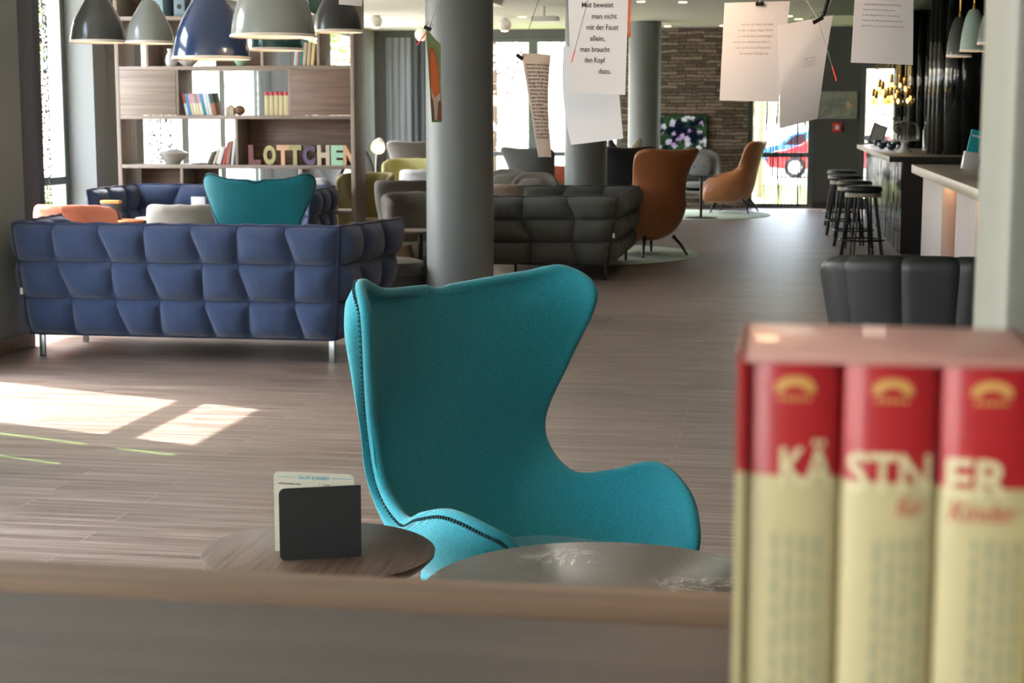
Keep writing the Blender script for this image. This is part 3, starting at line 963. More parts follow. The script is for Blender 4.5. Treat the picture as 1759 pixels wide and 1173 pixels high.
curtain('curtain', 'dark curtain bunched beside the window left of the blue sofas', 'x', LX + .12, 13.4, 14.32, M['curtain'], waves=3)
curtain('net_curtain', 'black open net strip hanging over the window left of the blue sofas', 'x', LX + .07, 14.34, 14.58, M['net_strip'], waves=2, amp=.015, cat='curtain')
curtain('curtain', 'blue grey curtain behind the bookshelf, seen through its right compartments', 'x', LX + .14, 20.6, 22.6, M['curtain_blue'], waves=11)
curtain('net_curtain', 'patterned net curtain behind the bookshelf, seen above the white tureen', 'x', LX + .1, 16.9, 17.7, M['net_strip'], waves=5, amp=.02)
curtain('curtain', 'pale grey curtain just right of the bookshelf', 'y', BY - .16, -6.65, -6.2, M['curtain_blue'], waves=4)
curtain('curtain', 'dark curtain between the bookshelf and the nearest grey column', 'y', BY - .16, -6.2, -5.72, M['curtain'], waves=4)
curtain('net_curtain', 'black thread curtain hanging in the tall window beside the stone wall', 'y', BY - .1, -.3, .42, M['net'], waves=8, amp=.02)

# ================================================================ OUTSIDE
bm = B(); box(bm, -190, 190, -60, 390, -.3, -.14); struct(obj('ground', bm, M['asphalt'], smooth=False))
bm = B(); box(bm, -18, 14, 27.8, 37.5, -.15, -.02, .02)
o = obj('lawn', bm, M['grass'], smooth=False); tag(o, 'sunlit green lawn outside the end windows', 'lawn')



def tree(x, y, h, r, m, label, n=1500, trunk=.07, seed=0, low=.25, leaf=.11):
    t = thing('tree', label, 'tree', (x, y, -.02 if y < 37.5 else -.14), 0, 'trees outside the windows')
    rnd = random.Random(seed); bm = B()
    tube(bm, [(0, 0, 0), (.05, 0, h * .3), (0, .05, h * .7)], trunk, 8, r2=trunk * .4)
    br = []
    for k in range(11):
        a = rnd.uniform(0, 6.28); z = h * rnd.uniform(low + .05, .6); L = r * rnd.uniform(.5, 1)
        e = Vector((cos(a) * L, sin(a) * L, z + L * rnd.uniform(.3, .9))); br.append((Vector((0, 0, z)), e))
        tube(bm, [(0, 0, z), e * .5 + Vector((0, 0, z * .5 + .1)), e], trunk * .35, 5, r2=trunk * .1)
    obj('trunk', bm, M['bark'], t)
    bm = B()
    for k in range(n):
        a = rnd.uniform(0, 6.28); cz = rnd.uniform(-1, 1); q = rnd.random() ** .45
        s = sqrt(1 - cz * cz)
        p = Vector((cos(a) * s * r * q, sin(a) * s * r * q, h * (low + 1) / 2 + cz * q * h * (1 - low) / 2))
        M3 = Matrix.Rotation(rnd.uniform(0, 6.28), 3, 'Z') @ Matrix.Rotation(rnd.uniform(0, 3.14), 3, 'X')
        L = leaf * rnd.uniform(.6, 1.5)
        v = [bm.verts.new(p + M3 @ Vector(w)) for w in ((-L, 0, 0), (0, -L * .55, .02), (L, 0, 0), (0, L * .55, .02))]
        bm.faces.new(v)
    o = obj('crown', bm, M[m], t, False)
    return t


tl = [(-6.0, 34, 6.5, 2.0, 'blossom', 'pale pink blossoming tree outside the window between the two nearest columns', 1500),
      (-3.3, 40, 6, 2.0, 'dry', 'bare beige tree outside the end windows, behind the second column', 1300),
      (-11.5, 38, 6, 2.2, 'leaf', 'young green tree outside the end windows, behind the dark curtain', 1300),
      (-.9, 50, 6.5, 1.9, 'leaf', 'light green tree outside the tall window beside the stone wall', 1100),
      (2.6, 34, 6, 1.9, 'blossom', 'pink blossoming tree outside the narrow window behind the hanging bulbs', 1800),
      (6.4, 40, 6, 2.2, 'leaf', 'green tree beyond the narrow window behind the bar', 900),
      (-12, 18.5, 6, 2.0, 'leaf', 'light green tree outside, seen through the bookshelf above the tureen', 1100),
      (-14, 25, 6.5, 2.4, 'dry', 'bare beige tree outside, seen through the bookshelf behind the red and cream books', 1100),
      (-16, 30, 6.5, 2.4, 'leaf', 'green tree outside, seen through the bookshelf behind the leaning books', 1100),
      (-15.5, 20.5, 5, 1.6, 'dry', 'thin tan tree outside the window left of the blue sofas', 900)]
for k, (x, y, h, r, m, lab, n) in enumerate(tl): tree(x, y, h, r, m, lab, n, seed=k, low=.08 if m != 'leaf' else .2, leaf=.11)
bm = B(); tube(bm, [(-.42, 31.5, -.15), (-.42, 31.5, 4.2)], .07, 12)
tag(obj('street_post', bm, M['dry']), 'pale round post standing outside the tall window', 'post')


def car(name, paint, x, y, label, s=1., z=-.14):
    t = thing(name, label, 'car', (x, y, z), 0)
    prof = [(0, .32), (0, .62), (.12, .72), (.95, .86), (1.55, 1.38), (1.9, 1.46), (2.7, 1.44), (3.35, 1.2), (3.95, .98), (4.1, .85), (4.12, .35), (3.7, .28), (.5, .25)]
    bm = B(); prism(bm, [(a * s, b * s) for a, b in prof], -.85 * s, .85 * s)
    bmesh.ops.bevel(bm, geom=list(bm.edges), offset=.05 * s, segments=3, affect='EDGES')
    obj('body', bm, M[paint], t)
    bm = B(); prism(bm, [(a * s, b * s) for a, b in ((1.15, .92), (1.62, 1.32), (2.05, 1.38), (2.05, .92))], -.858 * s, .858 * s)
    prism(bm, [(a * s, b * s) for a, b in ((2.13, .92), (2.13, 1.38), (2.68, 1.36), (3.3, 1.14), (3.4, .95))], -.858 * s, .858 * s); obj('side_windows', bm, M['car_glass'], t, False)
    for wx in (.78, 3.3):
        for sy in (-1, 1):
            rot = Matrix.Translation((wx * s, sy * .76 * s, .31 * s)) @ Matrix.Rotation(pi / 2, 4, 'X')
            bm = B(); lathe(bm, [(.2 * s, -.11 * s), (.3 * s, -.1 * s), (.31 * s, 0), (.3 * s, .1 * s), (.2 * s, .11 * s)], 28, mtx=rot); w = obj('wheel', bm, M['tyre'], t)
            bm = B(); lathe(bm, [(0, -.115 * s), (.05 * s, -.12 * s), (.2 * s, -.1 * s), (.2 * s, .1 * s), (0, .115 * s)], 10, mtx=rot); obj('rim', bm, M['chrome'], w)
    for sy in (-.6, .6):
        bm = B(); sphere(bm, (.06 * s, sy * s, .62 * s), .1 * s, .5, 1.4, .7); obj('headlamp', bm, M['ceramic'], t)
    return t


p = at_d(1318, 300, 45); car('car', 'car_red', p.x, p.y, 'red car parked outside the tall window beside the stone wall', .95)
p = at_d(1296, 270, 54); car('car', 'car_blue', p.x, p.y, 'blue car parked behind the red car', .8)

# ================================================================ FOREGROUND
t = thing('low_divider', 'wooden divider with a flat top across the foreground, under the slipcase', 'divider', (0, .75, 0))
bm = B(); box(bm, -1.5, .9, -.5, .225, 1.15, 1.19, .003); obj('top_board', bm, M['divider'], t)
bm = B(); box(bm, -1.5, .9, .225, .297, 1.145, 1.191, .003); obj('edge_strip', bm, M['divider_lip'], t)
bm = B(); box(bm, -1.5, .9, -.45, .25, 0, 1.145); obj('body', bm, M['divider'], t, False)

# slipcase with three volumes
sx0 = at_y(1268, 605, .606).x; sw, sd, z0, z1 = .1125, .092, 1.191, 1.4125
sy0 = .606
t = thing('slipcase', 'red and cream cardboard slipcase holding three volumes, in the right foreground', 'slipcase', (sx0, sy0, z0))
hh = z1 - z0; w_ = .003
def two_tone(name, par, bmf, zsplit, zt):
    bm = B(); bmf(bm, 0, zsplit); a = obj(name, bm, M['cream'], par, False)
    bm = B(); bmf(bm, zsplit, zt); b = obj(name.replace('panel', 'upper_panel'), bm, M['red_gloss'], par, False); b['label'] = 'red upper half'
    return a
zs = hh * .865 - .0145
two_tone('left_panel', t, lambda bm, a, b: box(bm, 0, w_, 0, sd, a, b), zs, hh)
two_tone('right_panel', t, lambda bm, a, b: box(bm, sw - w_, sw, 0, sd, a, b), zs, hh)
bm = B(); box(bm, 0, sw, 0, sd, hh - w_, hh, .0008); obj('top_panel', bm, M['box_top'], t)
bm = B(); box(bm, w_, sw - w_, sd - w_, sd, 0, hh - w_); obj('back_panel', bm, M['cream'], t, False)
bm = B(); box(bm, w_, sw - w_, .004, sd - w_, 0, .002); obj('bottom_panel', bm, M['cream'], t, False)
bw = (sw - 2 * w_) / 3
words = ['KÄ', 'STN', 'ER']
blabs = ['first volume from the left in the slipcase, its spine lettered KÄ', 'middle volume in the slipcase, its spine lettered STN', 'right volume in the slipcase, its spine lettered ER']
ZT = hh - .0045
for k in range(3):
    x0 = w_ + bw * k + .0006; x1 = w_ + bw * (k + 1) - .0006; cx = (x0 + x1) / 2; hw = (x1 - x0) / 2
    b = thing('book', blabs[k], 'book', (sx0 + cx, sy0 + .006, z0 + .002), 0, 'volumes in the slipcase')
    def face(x, z, hw=hw): return Vector((x, -.0045 * sqrt(max(0, 1 - (x / hw) ** 2)) - .0004, z))
    zsp = zs - .0035 - .0012 * k
    for nm, za, zb, mm in (('spine', 0, zsp, 'cream'), ('spine_top', zsp, ZT, 'red_gloss')):
        poly = [(hw * cos(pi + pi * i / 16), .0045 * sin(pi + pi * i / 16)) for i in range(17)] + [(hw, .08), (-hw, .08)]
        bm = B(); slab(bm, poly, za, zb); q = obj(nm, bm, M[mm], b)
        if mm == 'red_gloss': q['label'] = 'red upper part of the spine'
    W = [.0198, .0305, .0232][k]; xo = [-.0045, -.0152, -.0148][k]
    put_text('title_lettering', words[k], lambda x, y, xo=xo: face(xo + x, zsp - .0035 + y), M['cream_ink'], b, width=W, size=.0205, bold=.00045)
    # publisher emblem: an arched frame over a short line
    bm = B()
    for s in range(12):
        a0, a1 = pi * s / 12, pi * (s + 1) / 12
        pts = [(.0075 * cos(a0) ** 1, .006 * sin(a0) ** .7), (.0075 * cos(a1), .006 * sin(a1) ** .7 if sin(a1) > 0 else 0), (.0042 * cos(a1), .0025 * max(sin(a1), 0)), (.0042 * cos(a0), .0025 * sin(a0))]
        bm.faces.new([bm.verts.new(face(x + .0005, ZT - .0115 + z)) for x, z in pts])
    for x in (-.0055, -.003, -.0005, .002, .0045):
        bm.faces.new([bm.verts.new(face(x + dx, ZT - .0145 + dz)) for dx, dz in ((0, 0), (.0018, 0), (.0018, .0014), (0, .0014))])
    obj('emblem', bm, M['gold_ink'], b, False)
    # blurred lines of small print running down the spine
    bm = B(); rnd = random.Random(k)
    for li in range(4):
        x = -.007 + .0052 * li + .002 * (k > 0); z = ZT - .067 + .002 * rnd.random(); ze = z - rnd.uniform(.075, .115)
        while z > ze:
            L = rnd.uniform(.004, .011)
            bm.faces.new([bm.verts.new(face(x + dx, z + dz)) for dx, dz in ((0, 0), (.0019, 0), (.0019, -L), (0, -L))]); z -= L + .0022
    obj('small_print', bm, M['grey_green_ink'], b, False)
    if k: put_text('script_lettering', ['', 'für', 'Kinder'][k], lambda x, y, k=k: face([0, .003, -.0135][k] + x, zsp - .0125 + y), M['red_ink'], b, width=[0, .0105, .025][k], size=.011, shear=.35)

# ---------------------------------------------------------------- the teal wing chair
near = [(.05, -.321, 1.052), (.24, -.269, 1.061), (.342, -.21, 1.096), (.377, -.143, 1.038), (.325, -.198, .883), (.275, -.249, .742), (.272, -.218, .61), (.29, -.111, .543), (.325, -.001, .577), (.351, .119, .608), (.34, .214, .592), (.304, .261, .555), (.27, .29, .46), (.22, .31, .39)]
far = [(.05, -.321, 1.052), (.256, -.272, 1.075), (.355, -.222, 1.092), (.39, -.155, 1.03), (.345, -.204, .862), (.3, -.25, .704), (.298, -.226, .611), (.29, -.128, .563), (.312, -.01, .58), (.338, .108, .612), (.328, .212, .565), (.292, .275, .49), (.27, .29, .44), (.22, .31, .39)]
spine = [(-.321, 1.052), (-.32, 1.038), (-.317, 1.015), (-.31, .965), (-.295, .85), (-.276, .71), (-.252, .59), (-.212, .49), (-.14, .41), (-.03, .355), (.09, .33), (.19, .33), (.27, .345), (.31, .37)]


def egg_chair(name, label, loc, rz, nr_, fr_, bulge):
    t = thing(name, label, 'armchair', loc, rz, 'teal wing chairs')
    P = shell(fr_, spine, .045, 81, 24, far=nr_, bulge=bulge)
    bm, path, rim = build_shell(P, .03, 6)
    o = obj('seat_shell', bm, M['teal'], t)
    pts = path; bm = B(); tube(bm, pts, .0032, 6, True)      # seam cord with its stitches
    for k in range(0, len(pts), 1):
        a, b2 = pts[k], pts[(k + 1) % len(pts)]
        for f in (0, .5):
            m_ = a.lerp(b2, f); d = (b2 - a)
            if d.length < 1e-4: continue
            box(bm, -.0018, .0018, -.006, .006, -.0038, .0038, mtx=Matrix.Translation(m_) @ d.to_track_quat('X', 'Z').to_matrix().to_4x4())
    obj('seam', bm, M['teal_seam'], o)
    bm = B(); superpad(bm, (0, .03, .33), .265, .265, .09, 2.8, 48, 6, .2); obj('seat_cushion', bm, M['teal'], t)
    bm = B(); lathe(bm, [(.0, .0), (.04, 0), (.03, .03), (.022, .1), (.022, .24), (.06, .3), (.0, .305)], 20); bs = obj('pedestal', bm, M['chrome'], t)
    for k in range(4):
        a = k * pi / 2 + pi / 4; bm = B()
        tube(bm, [(0, 0, .045), (cos(a) * .18, sin(a) * .18, .03), (cos(a) * .33, sin(a) * .33, .012)], .018, 8, r2=.011); obj('foot', bm, M['chrome'], bs)
    return t


egg_chair('wing_chair', 'large teal wing armchair in the middle, nearest the camera, behind the two small tables', (-.596, 3.896, 0), -2.2104594976508185, near, far, lambda s, f: min(1, max(0, (f - .11) / .08)) * (.05 if s < 0 else .17 + .15 * max(0, 1 - abs(f - .42) / .22)))
sym = [(a * .98, b, z) for a, b, z in near]
p = at_d(453, 340, 11.6)
egg_chair('wing_chair', 'teal wing chair seen from behind, beyond the front navy sofa', (p.x, p.y, 0), radians(9), sym, sym, lambda s, f: .08 * min(1, max(0, (f - .11) / .08)))

# ---------------------------------------------------------------- small tables in front
def round_table(name, label, ctr, r, h, m, th=.018, foot=.22, group=None, under=.0):
    t = thing(name, label, 'table', (ctr.x, ctr.y, 0), 0, group)
    bm = B(); e = under
    lathe(bm, [(0, h - th - e), (r * .55, h - th - e), (r * .93, h - th * .9), (r * .995, h - th * .35), (r, h - .003), (r - .004, h), (0, h)], 72); obj('tabletop', bm, M[m], t)
    bm = B(); lathe(bm, [(.02, .012), (.02, h - th - e)], 20); obj('stem', bm, M['black_metal'], t)
    bm = B(); lathe(bm, [(0, 0), (foot, 0), (foot, .006), (.03, .016), (0, .016)], 40); obj('base', bm, M['black_metal'], t)
    return t


TH = .60
pt = at_z(547.5, 944, TH); rt_ = 202.5 * 3.38 / 2800
round_table('side_table', 'small round dark wooden side table holding the black menu', pt, rt_, TH, 'table_wood', .03, .17, under=.012)
ps = at_z(1040, 1012, TH); round_table('stone_table', 'round dark stone topped table in front of the teal wing chair', ps, 322 * 3.1 / 2800, TH, 'marble', .022, .2)

# menu on the side table
sp_ = at_z(621, 955, TH); fl = at_z(481, 963, TH); hM = (at_d(481, 833, (Vector((fl.x, fl.y)).length)).z - TH)
t = thing('menu', 'black covered folded menu card standing open on the side table', 'menu', (sp_.x, sp_.y, TH))
hv = Vector((fl.x - sp_.x, fl.y - sp_.y, 0)); wv_ = hv.length; hv.normalize()
bk = (at_d(473, 900, Vector((fl.x, fl.y)).length + .035)); bv = Vector((bk.x - sp_.x, bk.y - sp_.y, 0)); wb = bv.length; bv.normalize()
def leaf_panel(w, z0, z1, rr, corners):
    """outline of a card from the fold outwards with rounded outer corners"""
    q = [(0, z0)]
    for k in range(7):
        a = -pi / 2 + pi / 2 * k / 6; q.append((w - rr + rr * cos(a), z0 + rr + rr * sin(a)))
    for k in range(7):
        a = pi / 2 * k / 6; q.append((w - rr + rr * cos(a), z1 - rr + rr * sin(a)))
    q.append((0, z1)); return q
def orient(d): return Matrix(((d.x, -d.y, 0, 0), (d.y, d.x, 0, 0), (0, 0, 1, 0), (0, 0, 0, 1)))
bm = B(); prism(bm, leaf_panel(wv_, 0, hM, .012, 1), -.0015, .0015, orient(hv)); obj('front_cover', bm, M['menu_black'], t, False)
bm = B(); prism(bm, leaf_panel(wv_ - .003, .002, hM - .004, .011, 1), -.005, -.0018, orient(hv)); obj('inner_page', bm, M['menu_page'], t, False)
bm = B(); prism(bm, leaf_panel(wb, 0, hM - .002, .012, 1), -.0015, .0015, orient(bv)); obj('back_cover', bm, M['menu_black'], t, False)
nb = Vector((-bv.y, bv.x, 0))
if nb.y > 0: nb = -nb
bm = B()
q = []
for k in range(7):
    a = pi / 2 * k / 6; q.append((wb - .012 + .012 * cos(a), hM + .022 - .012 + .012 * sin(a)))
for k in range(7):
    a = pi / 2 + pi / 2 * k / 6; q.append((.012 + .012 + .012 * cos(a), hM + .022 - .012 + .012 * sin(a)))
q += [(.012, .003), (wb, .003)]
prism(bm, q, -.001, .001, Matrix.Translation(nb * .004) @ orient(bv)); pg = obj('back_page', bm, M['menu_page'], t, False)
def mf(x, y): return bv * (wb - x) + nb * .0056 + Vector((0, 0, y))
put_text('heading', 'SALTY & SWEET', lambda x, y: mf(wb * .29 + x, hM + .0085 + y), M['teal_ink'], pg, width=wb * .36, size=.009, bold=.0002)
merge_text('menu_lines', [('cold pressed soup', lambda x, y: mf(.01 + x, hM - .004 + y), dict(size=.006, bold=.0001), wb * .26), ('1  2,50', lambda x, y: mf(wb * .53 + x, hM - .004 + y), dict(size=.005), wb * .12)], M['ink'], pg)
bm = B()
for a, b2 in ((.05, .26), (.68, .92)):
    bm.faces.new([bm.verts.new(mf(wb * a_, hM + .0115 + dz)) for a_, dz in ((a, 0), (b2, 0), (b2, .001), (a, .001))])
obj('rule', bm, M['teal_ink'], pg, False)

# ================================================================ SEATING
quilted_sofa('quilted_sofa', 'navy quilted sofa with its back to the camera, at left on thin metal legs', M['blue'], M['blue_pipe'], M['chrome'], (-3.66, 9.57, 0), 0, .99, 1.045, .93, 7, .15)
quilted_sofa('quilted_sofa', 'navy quilted sofa facing the camera, in front of the bookshelf', M['blue'], M['blue_pipe'], M['chrome'], (-5.21, 15.06, 0), pi, .96, 1.0, .9, 5, .06)
quilted_sofa('quilted_sofa', 'dark grey quilted sofa turned sideways behind the nearest column', M['grey_sofa'], M['grey_pipe'], M['black_metal'], (-1.56, 15.97, 0), pi / 2, 1.06, 1.09, 1.12, 6, .05, .78)


def cushion(name, label, loc, w, m, tilt=.3, rz=0.):
    mt = Matrix.Rotation(rz, 4, 'Z') @ Matrix.Rotation(pi / 2 - tilt, 4, 'X')
    bm = B(); superpad(bm, (0, 0, 0), w / 2, w / 2, .1, 4, 40, 6, .5, mt); o = obj(name, bm, M[m]); o.location = loc
    return tag(o, label, 'cushion')


def tub(name, label, mt, loc, rz, W=.36, D=.62, H=.74, arm=None, thick=.085, cat='armchair', group=None, foot='black_metal', slope=0, legz=.1, seatz=.27):
    """rounded tub chair; back at local y = 0, opens towards +y; one soft wall runs round back and arms"""
    arm = arm or H - .02
    t = thing(name, label, cat, loc, rz, group)
    rim = [(.06, -slope, H), (W * .5, .02 - slope, H), (W * .86, .1 - slope * .6, H * .998), (W, .26, H - (H - arm) * .35), (W, D * .62, arm), (W * .98, D * .9, arm - .02), (W * .97, D, arm - .09), (W * .96, D, .34), (W * .9, D - .03, legz + .04), (W * .6, D - .04, legz)]
    sp = [(-slope, H), (-slope + .004, H - .06), (.0 - slope * .8, H - .16), (.03 - slope * .4, .46), (.06, .33), (.12, .24), (.22, .17), (.34, legz + .03), (D - .14, legz), (D - .04, legz)]
    P = shell(rim, sp, thick, 49, 16); bm, path, r = build_shell(P, thick, 6); obj('seat_shell', bm, mt, t)
    bm = B(); superpad(bm, (0, D * .53, legz + .06), W * .93, D * .46, seatz - legz + .04, 3.2, 40, 6, .12); obj('seat_cushion', bm, mt, t)
    legs4(t, M[foot], W * .7, D * .62, D * .18, legz + .05, .013, .01, .03)
    return t


f = at_d(108, 600, 13.0)
tub('tub_chair', 'salmon tub chair behind the left end of the front navy sofa', M['salmon'], (at_d(94, 352, 12.4).x, at_d(94, 352, 12.4).y, 0), radians(-4), .17, .55, .80, thick=.075)
q = at_d(98, 372, 11.2)
cushion('cushion', 'navy cushion leaning inside the front navy sofa, beside the salmon chair', (q.x + .1, q.y - .35, .64), .38, 'blue', .25, .2)
q = at_d(312, 355, 12.4); tub('tub_chair', 'pale grey tub chair between the navy sofas, left of the distant teal wing chair', M['lgrey'], (q.x, q.y, 0), radians(6), .25, .6, .80)
q = at_d(715, 400, 14.9); tub('tub_chair', 'taupe tub chair left of the nearest column, facing the camera', M['taupe'], (q.x + .02, q.y + .05, 0), pi + .35, .3, .62, .78)
q = at_d(690, 320, 16.6); tub('tub_chair', 'taupe low chair with a wide back, behind the front taupe tub chair', M['taupe'], (q.x, q.y, 0), .15, .22, .6, .82)
q = at_d(722, 305, 19.4); tub('tub_chair', 'white tub chair beside the yellow chair, left of the nearest column', M['white_wool'], (q.x + .02, q.y, 0), .1, .22, .55, .84)
q = at_d(700, 290, 21.5); tub('tub_chair', 'pale yellow tub chair facing the camera in front of the end curtains', M['yellow'], (q.x, q.y + .5, 0), pi, .29, .55, .92, thick=.06)
q = at_d(616, 345, 17.9); tub('tub_chair', 'olive high backed tub chair standing behind the right end of the bookshelf', M['olive'], (q.x, q.y + .55, 0), pi + .1, .26, .6, .86, thick=.045)
q = at_d(966, 300, 23.0); tub('tub_chair', 'coral tub chair left of the second column, far back', M['coral'], (q.x - .1, q.y, 0), .2, .3, .6, .78)
q = at_d(1062, 300, 21.6); tub('tub_chair', 'coral tub chair right of the second column, behind the dark grey sofa', M['coral'], (q.x, q.y, 0.0), -.2, .24, .55, .86)
q = at_d(880, 330, 18.2); tub('tub_chair', 'taupe leather low chair just right of the nearest column, behind the dark grey sofa', M['tan_leather_pouf'], (q.x - .12, q.y, 0), -.3, .28, .6, .70)

# reclining wing chairs ------------------------------------------------------------
ro_rim = [(.05, -.10, 1.122), (.2, -.09, 1.135), (.325, -.05, 1.14), (.375, .03, 1.10), (.35, .10, .98), (.315, .15, .84), (.295, .20, .72), (.30, .29, .645), (.33, .42, .61), (.355, .56, .58), (.37, .68, .5), (.37, .74, .38), (.35, .75, .27), (.30, .73, .2)]
ro_sp = [(-.10, 1.122), (-.095, 1.10), (-.085, 1.065), (-.065, 1.0), (-.035, .9), (-.005, .79), (.02, .68), (.045, .55), (.07, .42), (.12, .3), (.22, .22), (.42, .19), (.62, .185), (.73, .19)]


def recliner(name, label, mt, loc, rz, sc=1., legm='black_metal', seat=None, group=None, wide=1.):
    t = thing(name, label, 'armchair', loc, rz, group)
    P = shell([(a * sc * wide, b * sc, z * sc) for a, b, z in ro_rim], [(b * sc, z * sc) for b, z in ro_sp], .05, bulge=lambda s_, f: .3 * max(0, min(1, (f - .35) / .2)))
    bm, path, r = build_shell(P, .05 * sc, 6); obj('seat_shell', bm, mt, t)
    bm = B(); superpad(bm, (0, .42 * sc, .24 * sc), .29 * sc * wide, .31 * sc, .18 * sc, 3, 40, 6, .25); obj('seat_cushion', bm, seat or mt, t)
    bm = B(); superpad(bm, (0, 0, 0), .2 * sc, .2 * sc, .06, 3.4, 32, 5, .4, Matrix.Translation((0, .1 * sc, .66 * sc)) @ Matrix.Rotation(-pi / 2 + .14, 4, 'X')); obj('back_cushion', bm, seat or mt, t)
    for sx in (-1, 1):
        for y0, y1 in ((.14, .02), (.54, .66)):
            bm = B(); tube(bm, [(sx * .19 * sc, y0 * sc, .21 * sc), (sx * .25 * sc, (y0 + y1) / 2 * sc, .12 * sc), (sx * .3 * sc, y1 * sc, 0)], .022 * sc, 10, r2=.012 * sc); obj('leg', bm, M[legm], t)
    return t


q = at_z(1145, 443, 0); recliner('wing_armchair', 'tan leather wing armchair on the nearer mint rug, seen from behind', M['tan'], (q.x, q.y, .012), radians(42), 1.0)
q = at_z(1272, 366, 0); recliner('wing_armchair', 'tan leather wing armchair farther back, on the rug beside the stone wall', M['tan'], (q.x + .22, q.y - .05, .012), radians(76), .97)
q = at_d(1088, 300, 20.6); recliner('wing_armchair', 'black wing armchair just behind the nearer tan leather armchair', M['blackwool'], (q.x - .1, q.y, .0), radians(20), .98)
q = at_d(905, 300, 21.5); recliner('wing_armchair', 'dark grey wing armchair with its back to the camera, in front of the end windows', M['dgrey'], (q.x, q.y, 0), radians(-20), .96)
q = at_d(706, 265, 24.0); recliner('wing_armchair', 'dark grey wing armchair with flared top, in front of the dark end curtain', M['dgrey'], (q.x + .05, q.y, 0), radians(5), 1.0, wide=1.0)
q = at_d(560, 310, 19.6); recliner('wing_armchair', 'black wing armchair seen through the bookshelf under the wooden letters', M['blackwool'], (q.x, q.y, 0), radians(150), .9, wide=1.1)
q = at_d(628, 280, 20.5); recliner('wing_armchair', 'dark wing armchair half hidden behind the bookshelf, beside the white floor lamp', M['dgrey'], (q.x - .12, q.y, 0), radians(-60), .98)


def button_chair(label, mt, loc, rz, group=None, H=.82):
    t = thing('button_chair', label, 'armchair', loc, rz, group)
    rim = [(.05, -.06, H), (.15, -.055, H - .005), (.25, -.02, H - .07), (.29, .05, H - .2), (.31, .14, H - .32), (.33, .28, .5), (.33, .42, .46), (.31, .5, .41), (.25, .52, .33)]
    sp = [(-.06, H), (-.058, H - .03), (-.05, H - .1), (-.035, H - .22), (.0, .45), (.1, .34), (.25, .30), (.4, .3), (.52, .31)]
    P = shell(rim, sp, .04, 41, 16); bm, path, r = build_shell(P, .04, 5); obj('seat_shell', bm, mt, t)
    bm = B(); superpad(bm, (0, 0, 0), .2, .19, .07, 2.8, 36, 5, .5, Matrix.Translation((0, .04, H - .24)) @ Matrix.Rotation(-pi / 2 + .12, 4, 'X')); bk = obj('back_cushion', bm, mt, t)
    bm = B()
    for x in (-.08, .08):
        sphere(bm, (x, .135, H - .26), .014, 1, .5, 1, 10, 6)
    obj('button', bm, M['black_plastic'], bk)
    bm = B(); superpad(bm, (0, .27, .35), .26, .23, .09, 3, 36, 5, .25); obj('seat_cushion', bm, mt, t)
    legs4(t, M['black_metal'], .2, .34, .1, .33, .012, .008, .06)
    return t


q = at_d(918, 305, 19.6); button_chair('taupe buttoned chair seen from behind, left of the second column', M['taupe'], (q.x, q.y, 0), pi - .2)
q = at_d(884, 300, 21.0); button_chair('taupe buttoned chair behind the other one, nearer the nearest column', M['taupe'], (q.x - .1, q.y, 0), pi - .3)
q = at_d(1207, 356, 26.6); button_chair('dark grey buttoned chair in front of the stone wall, beside the black round table', M['mgrey'], (q.x - .06, q.y + .3, 0), pi - .1, H=.95)

# dark leather channel back chair at right --------------------------------------------
q = at_d(1600, 437, 9.0)
t = thing('leather_chair', 'dark grey leather tub chair with channelled back, in front of the reception counter', 'armchair', (q.x, q.y + .02, 0), radians(-4))
H = .665; nch = 7; Wd, Dd = .6, .78
def ch_plan(u, s):
    """plan outline: flat back, tight corners, straight sides"""
    a = -pi * .5 - .42 + u * (pi + .84); e = 2 / 4.2
    x = abs(sin(a)) ** e * (1 if sin(a) > 0 else -1); y = abs(cos(a)) ** e * (1 if cos(a) > 0 else -1)
    return Vector((x * Wd * s, Dd * .5 - y * Dd * .5 * s if y > 0 else Dd * .5 + abs(y) * .35, 0))
us = []
ln = [ch_plan(i / 400, 1) for i in range(401)]; acc = [0]
for a_, b_ in zip(ln, ln[1:]): acc.append(acc[-1] + (b_ - a_).length)
def u_at(f):
    L_ = f * acc[-1]; i = 0
    while i < 399 and acc[i + 1] < L_: i += 1
    return (i + (L_ - acc[i]) / max(1e-6, acc[i + 1] - acc[i])) / 400
nu, nv = nch * 12, 14
def ch_pt(i, v, inner):
    f = i / nu; u = u_at(f)
    bl_ = .018 * (1 - abs(2 * ((f * nch) % 1) - 1) ** 4) ** .5
    k = 1 - .12 * (1 - v)
    p_ = ch_plan(u, 1); c_ = Vector((0, Dd * .5, 0)); d_ = (p_ - c_).normalized()
    p_ = c_ + (p_ - c_) * k + d_ * (bl_ - (.13 if inner else 0) - (.0 if not inner else bl_))
    side = max(0, (abs(f - .5) * 2 - .4) / .6)
    return Vector((p_.x, p_.y, .2 + (H - .2 - .2 * side ** 1.7) * v + bl_ * .35 * v))
bm = B()
outer = [[ch_pt(i, j / nv, 0) for i in range(nu + 1)] for j in range(nv + 1)]
inner = [[ch_pt(i, j / nv, 1) for i in range(nu + 1)] for j in range(nv + 1)]
Av = [[bm.verts.new(p_) for p_ in row] for row in outer]; Iv = [[bm.verts.new(p_) for p_ in row] for row in inner]
for j in range(nv):
    for i in range(nu):
        bm.faces.new((Av[j][i], Av[j][i + 1], Av[j + 1][i + 1], Av[j + 1][i])); bm.faces.new((Iv[j][i], Iv[j + 1][i], Iv[j + 1][i + 1], Iv[j][i + 1]))
prev = [Av[nv]]
for s in range(1, 8):
    tt = s / 8
    prev.append([bm.verts.new(outer[nv][i].lerp(inner[nv][i], .5 - .5 * cos(pi * tt)) + Vector((0, 0, .06 * sin(pi * tt)))) for i in range(nu + 1)])
prev.append(Iv[nv])
